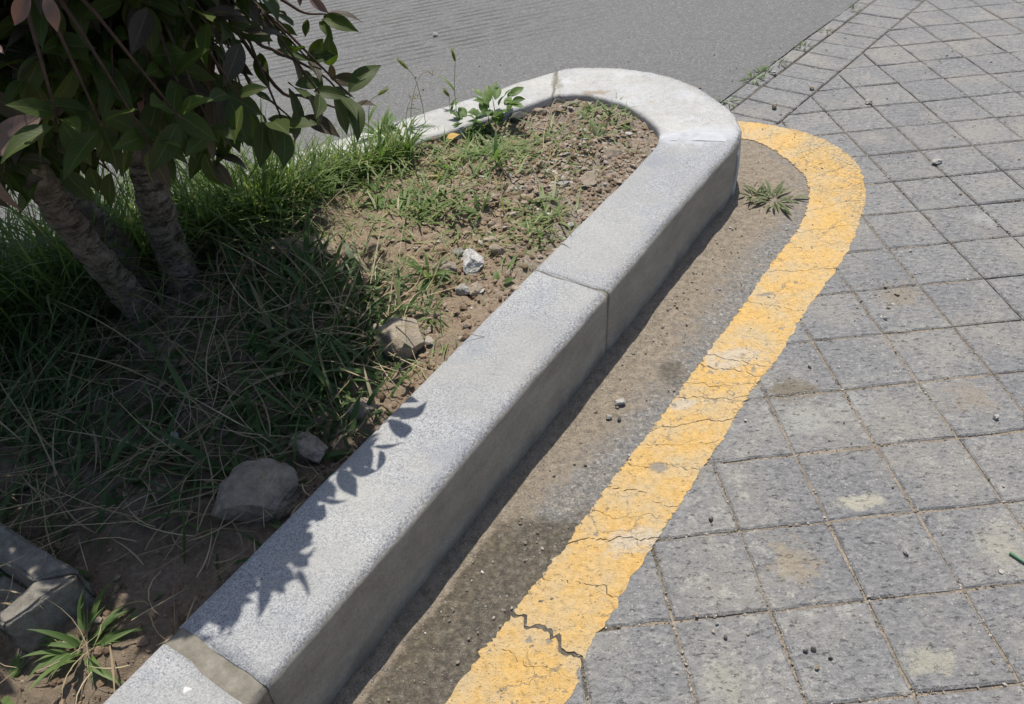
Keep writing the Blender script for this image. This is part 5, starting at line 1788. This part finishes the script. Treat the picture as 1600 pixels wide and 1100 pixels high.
LEAVES = [
    ((-0.591, 0.900, 0.834), (-0.526, 0.900, 0.878), 1), ((-0.603, 0.900, 0.818), (-0.599, 0.900, 0.760), 1), ((-0.469, 0.900, 1.008), (-0.494, 0.900, 0.980), 1),
    ((-0.453, 0.900, 1.004), (-0.450, 0.900, 0.971), 1), ((-0.530, 0.900, 0.959), (-0.515, 0.900, 0.953), 1), ((-0.432, 1.100, 0.907), (-0.456, 1.100, 0.833), 2),
    ((-0.453, 1.100, 0.829), (-0.377, 1.100, 0.818), 2), ((-0.472, 1.100, 0.825), (-0.498, 1.100, 0.779), 1), ((-0.479, 1.120, 0.814), (-0.465, 1.120, 0.797), 1),
    ((-0.577, 1.100, 0.840), (-0.617, 1.100, 0.796), 2), ((-0.537, 1.120, 0.854), (-0.568, 1.120, 0.784), 0), ((-0.421, 1.200, 0.860), (-0.455, 1.200, 0.830), 2),
    ((-0.230, 1.280, 0.694), (-0.185, 1.280, 0.708), 2), ((-0.234, 1.280, 0.692), (-0.234, 1.280, 0.727), 2), ((-0.252, 1.280, 0.742), (-0.202, 1.280, 0.735), 2),
    ((-0.251, 1.280, 0.763), (-0.236, 1.280, 0.816), 0), ((-0.248, 1.280, 0.766), (-0.251, 1.280, 0.739), 2), ((-0.241, 1.280, 0.688), (-0.220, 1.280, 0.651), 0),
    ((-0.247, 1.280, 0.689), (-0.246, 1.280, 0.663), 0), ((-0.308, 1.260, 0.692), (-0.251, 1.260, 0.671), 2), ((-0.344, 1.260, 0.691), (-0.353, 1.260, 0.628), 0),
    ((-0.385, 1.240, 0.713), (-0.390, 1.240, 0.672), 0), ((-0.367, 1.240, 0.711), (-0.366, 1.240, 0.671), 0), ((-0.323, 1.260, 0.700), (-0.322, 1.260, 0.655), 2),
    ((-0.426, 1.240, 0.693), (-0.409, 1.240, 0.657), 0), ((-0.467, 1.240, 0.650), (-0.408, 1.240, 0.642), 2), ((-0.465, 1.230, 0.644), (-0.446, 1.230, 0.599), 2),
    ((-0.475, 1.230, 0.657), (-0.473, 1.230, 0.595), 0), ((-0.236, 1.280, 0.845), (-0.188, 1.280, 0.835), 2), ((-0.244, 1.280, 0.840), (-0.192, 1.280, 0.826), 0),
    ((-0.248, 1.280, 0.836), (-0.217, 1.280, 0.821), 0), ((-0.251, 1.280, 0.834), (-0.229, 1.280, 0.812), 0), ((-0.257, 1.270, 0.873), (-0.233, 1.270, 0.852), 1),
    ((-0.268, 1.270, 0.879), (-0.274, 1.270, 0.863), 1), ((-0.252, 1.280, 0.807), (-0.282, 1.280, 0.764), 0), ((-0.269, 1.280, 0.753), (-0.272, 1.280, 0.724), 0),
    ((-0.277, 1.280, 0.727), (-0.258, 1.280, 0.713), 0), ((-0.296, 1.270, 0.764), (-0.280, 1.270, 0.744), 0), ((-0.269, 1.280, 0.838), (-0.277, 1.280, 0.815), 0),
    ((-0.661, 1.050, 0.757), (-0.618, 1.050, 0.762), 2), ((-0.689, 1.080, 0.703), (-0.648, 1.080, 0.728), 2), ((-0.669, 1.080, 0.706), (-0.714, 1.080, 0.671), 0),
    ((-0.652, 1.120, 0.704), (-0.618, 1.120, 0.657), 0), ((-0.579, 1.150, 0.729), (-0.606, 1.150, 0.700), 0), ((-0.576, 1.200, 0.688), (-0.605, 1.200, 0.653), 0),
    ((-0.642, 1.240, 0.633), (-0.673, 1.240, 0.574), 0), ((-0.674, 1.240, 0.646), (-0.680, 1.240, 0.600), 0)]
re = np.random.default_rng(12)
nleaf = 0
for k, (a, b, kd) in enumerate(LEAVES):
    a, b = np.array(a), np.array(b)
    d = b - a
    L = float(np.linalg.norm(d)) * 1.12
    up = np.array([0.1, -0.55, 0.75]) + re.normal(0, 0.25, 3)      # shoots nod outwards from the bush
    d = d + np.array([0, re.normal(-0.012, 0.015), 0])
    put_leaf(LM[kd][k % len(LM[kd])], shrub, rel(a), d, up, L, re.normal(0, 0.3))
    nleaf += 1
cp = np.array([c[2] for c in cand])
u, v, dz = proj(cp)
inf = (dz > 0.2) & (u > -40) & (u < 700) & (v > -40) & (v < 500)
key = np.where(inf, dz, dz + 100)
order = np.argsort(key)
acc_v = {0: [], 1: [], 2: []}
MESH_CO = {kd: [np.array([w_.co[:] for w_ in m.vertices]) for m in ms] for kd, ms in LM.items()}
groups = {0: [], 1: [], 2: []}
for rank, ci in enumerate(order):
    kd, mi, q, d, up, s, roll = cand[ci]
    if inf[ci] and nleaf < 300:
        put_leaf(LM[kd][mi], shrub, rel(q), d, up, s, roll)
        nleaf += 1
    else:
        R = np.array(orient(d, up, roll))
        groups[kd].append((mi, MESH_CO[kd][mi] @ (R.T * s) + (q - SB)))
# the leaves beyond the nearest 300: one mass
allV, allF, mats, uvs = [], [], [], []
off = 0
for kd in (0, 1, 2):
    for mi, V in groups[kd]:
        m = LM[kd][mi]
        allV.append(V)
        fs = [[i + off for i in p.vertices] for p in m.polygons]
        allF += fs
        mats += [kd] * len(fs)
        uvs.append(np.array([m.uv_layers[0].data[l.index].uv[:] for l in m.loops]) if False else None)
        off += len(V)
UVT = {}
for kd in LM:
    m = LM[kd][0]
    UVT[kd] = np.array([d_.uv[:] for d_ in m.uv_layers[0].data])
me = mesh_np('foliage', np.vstack(allV), allF, M_LEAF, True)
me.materials.append(M_LRED)
me.materials.append(M_LBRN)
me.polygons.foreach_set('material_index', mats)
uvl = me.uv_layers.new(name='UVMap')
tot = len(groups[0]) + len(groups[1]) + len(groups[2])
uvl.data.foreach_set('uv', np.tile(UVT[0].ravel(), tot).astype(np.float32))
o = link('foliage', me, shrub)
o['kind'] = 'stuff'
print('leaves', nleaf, 'mass', tot)
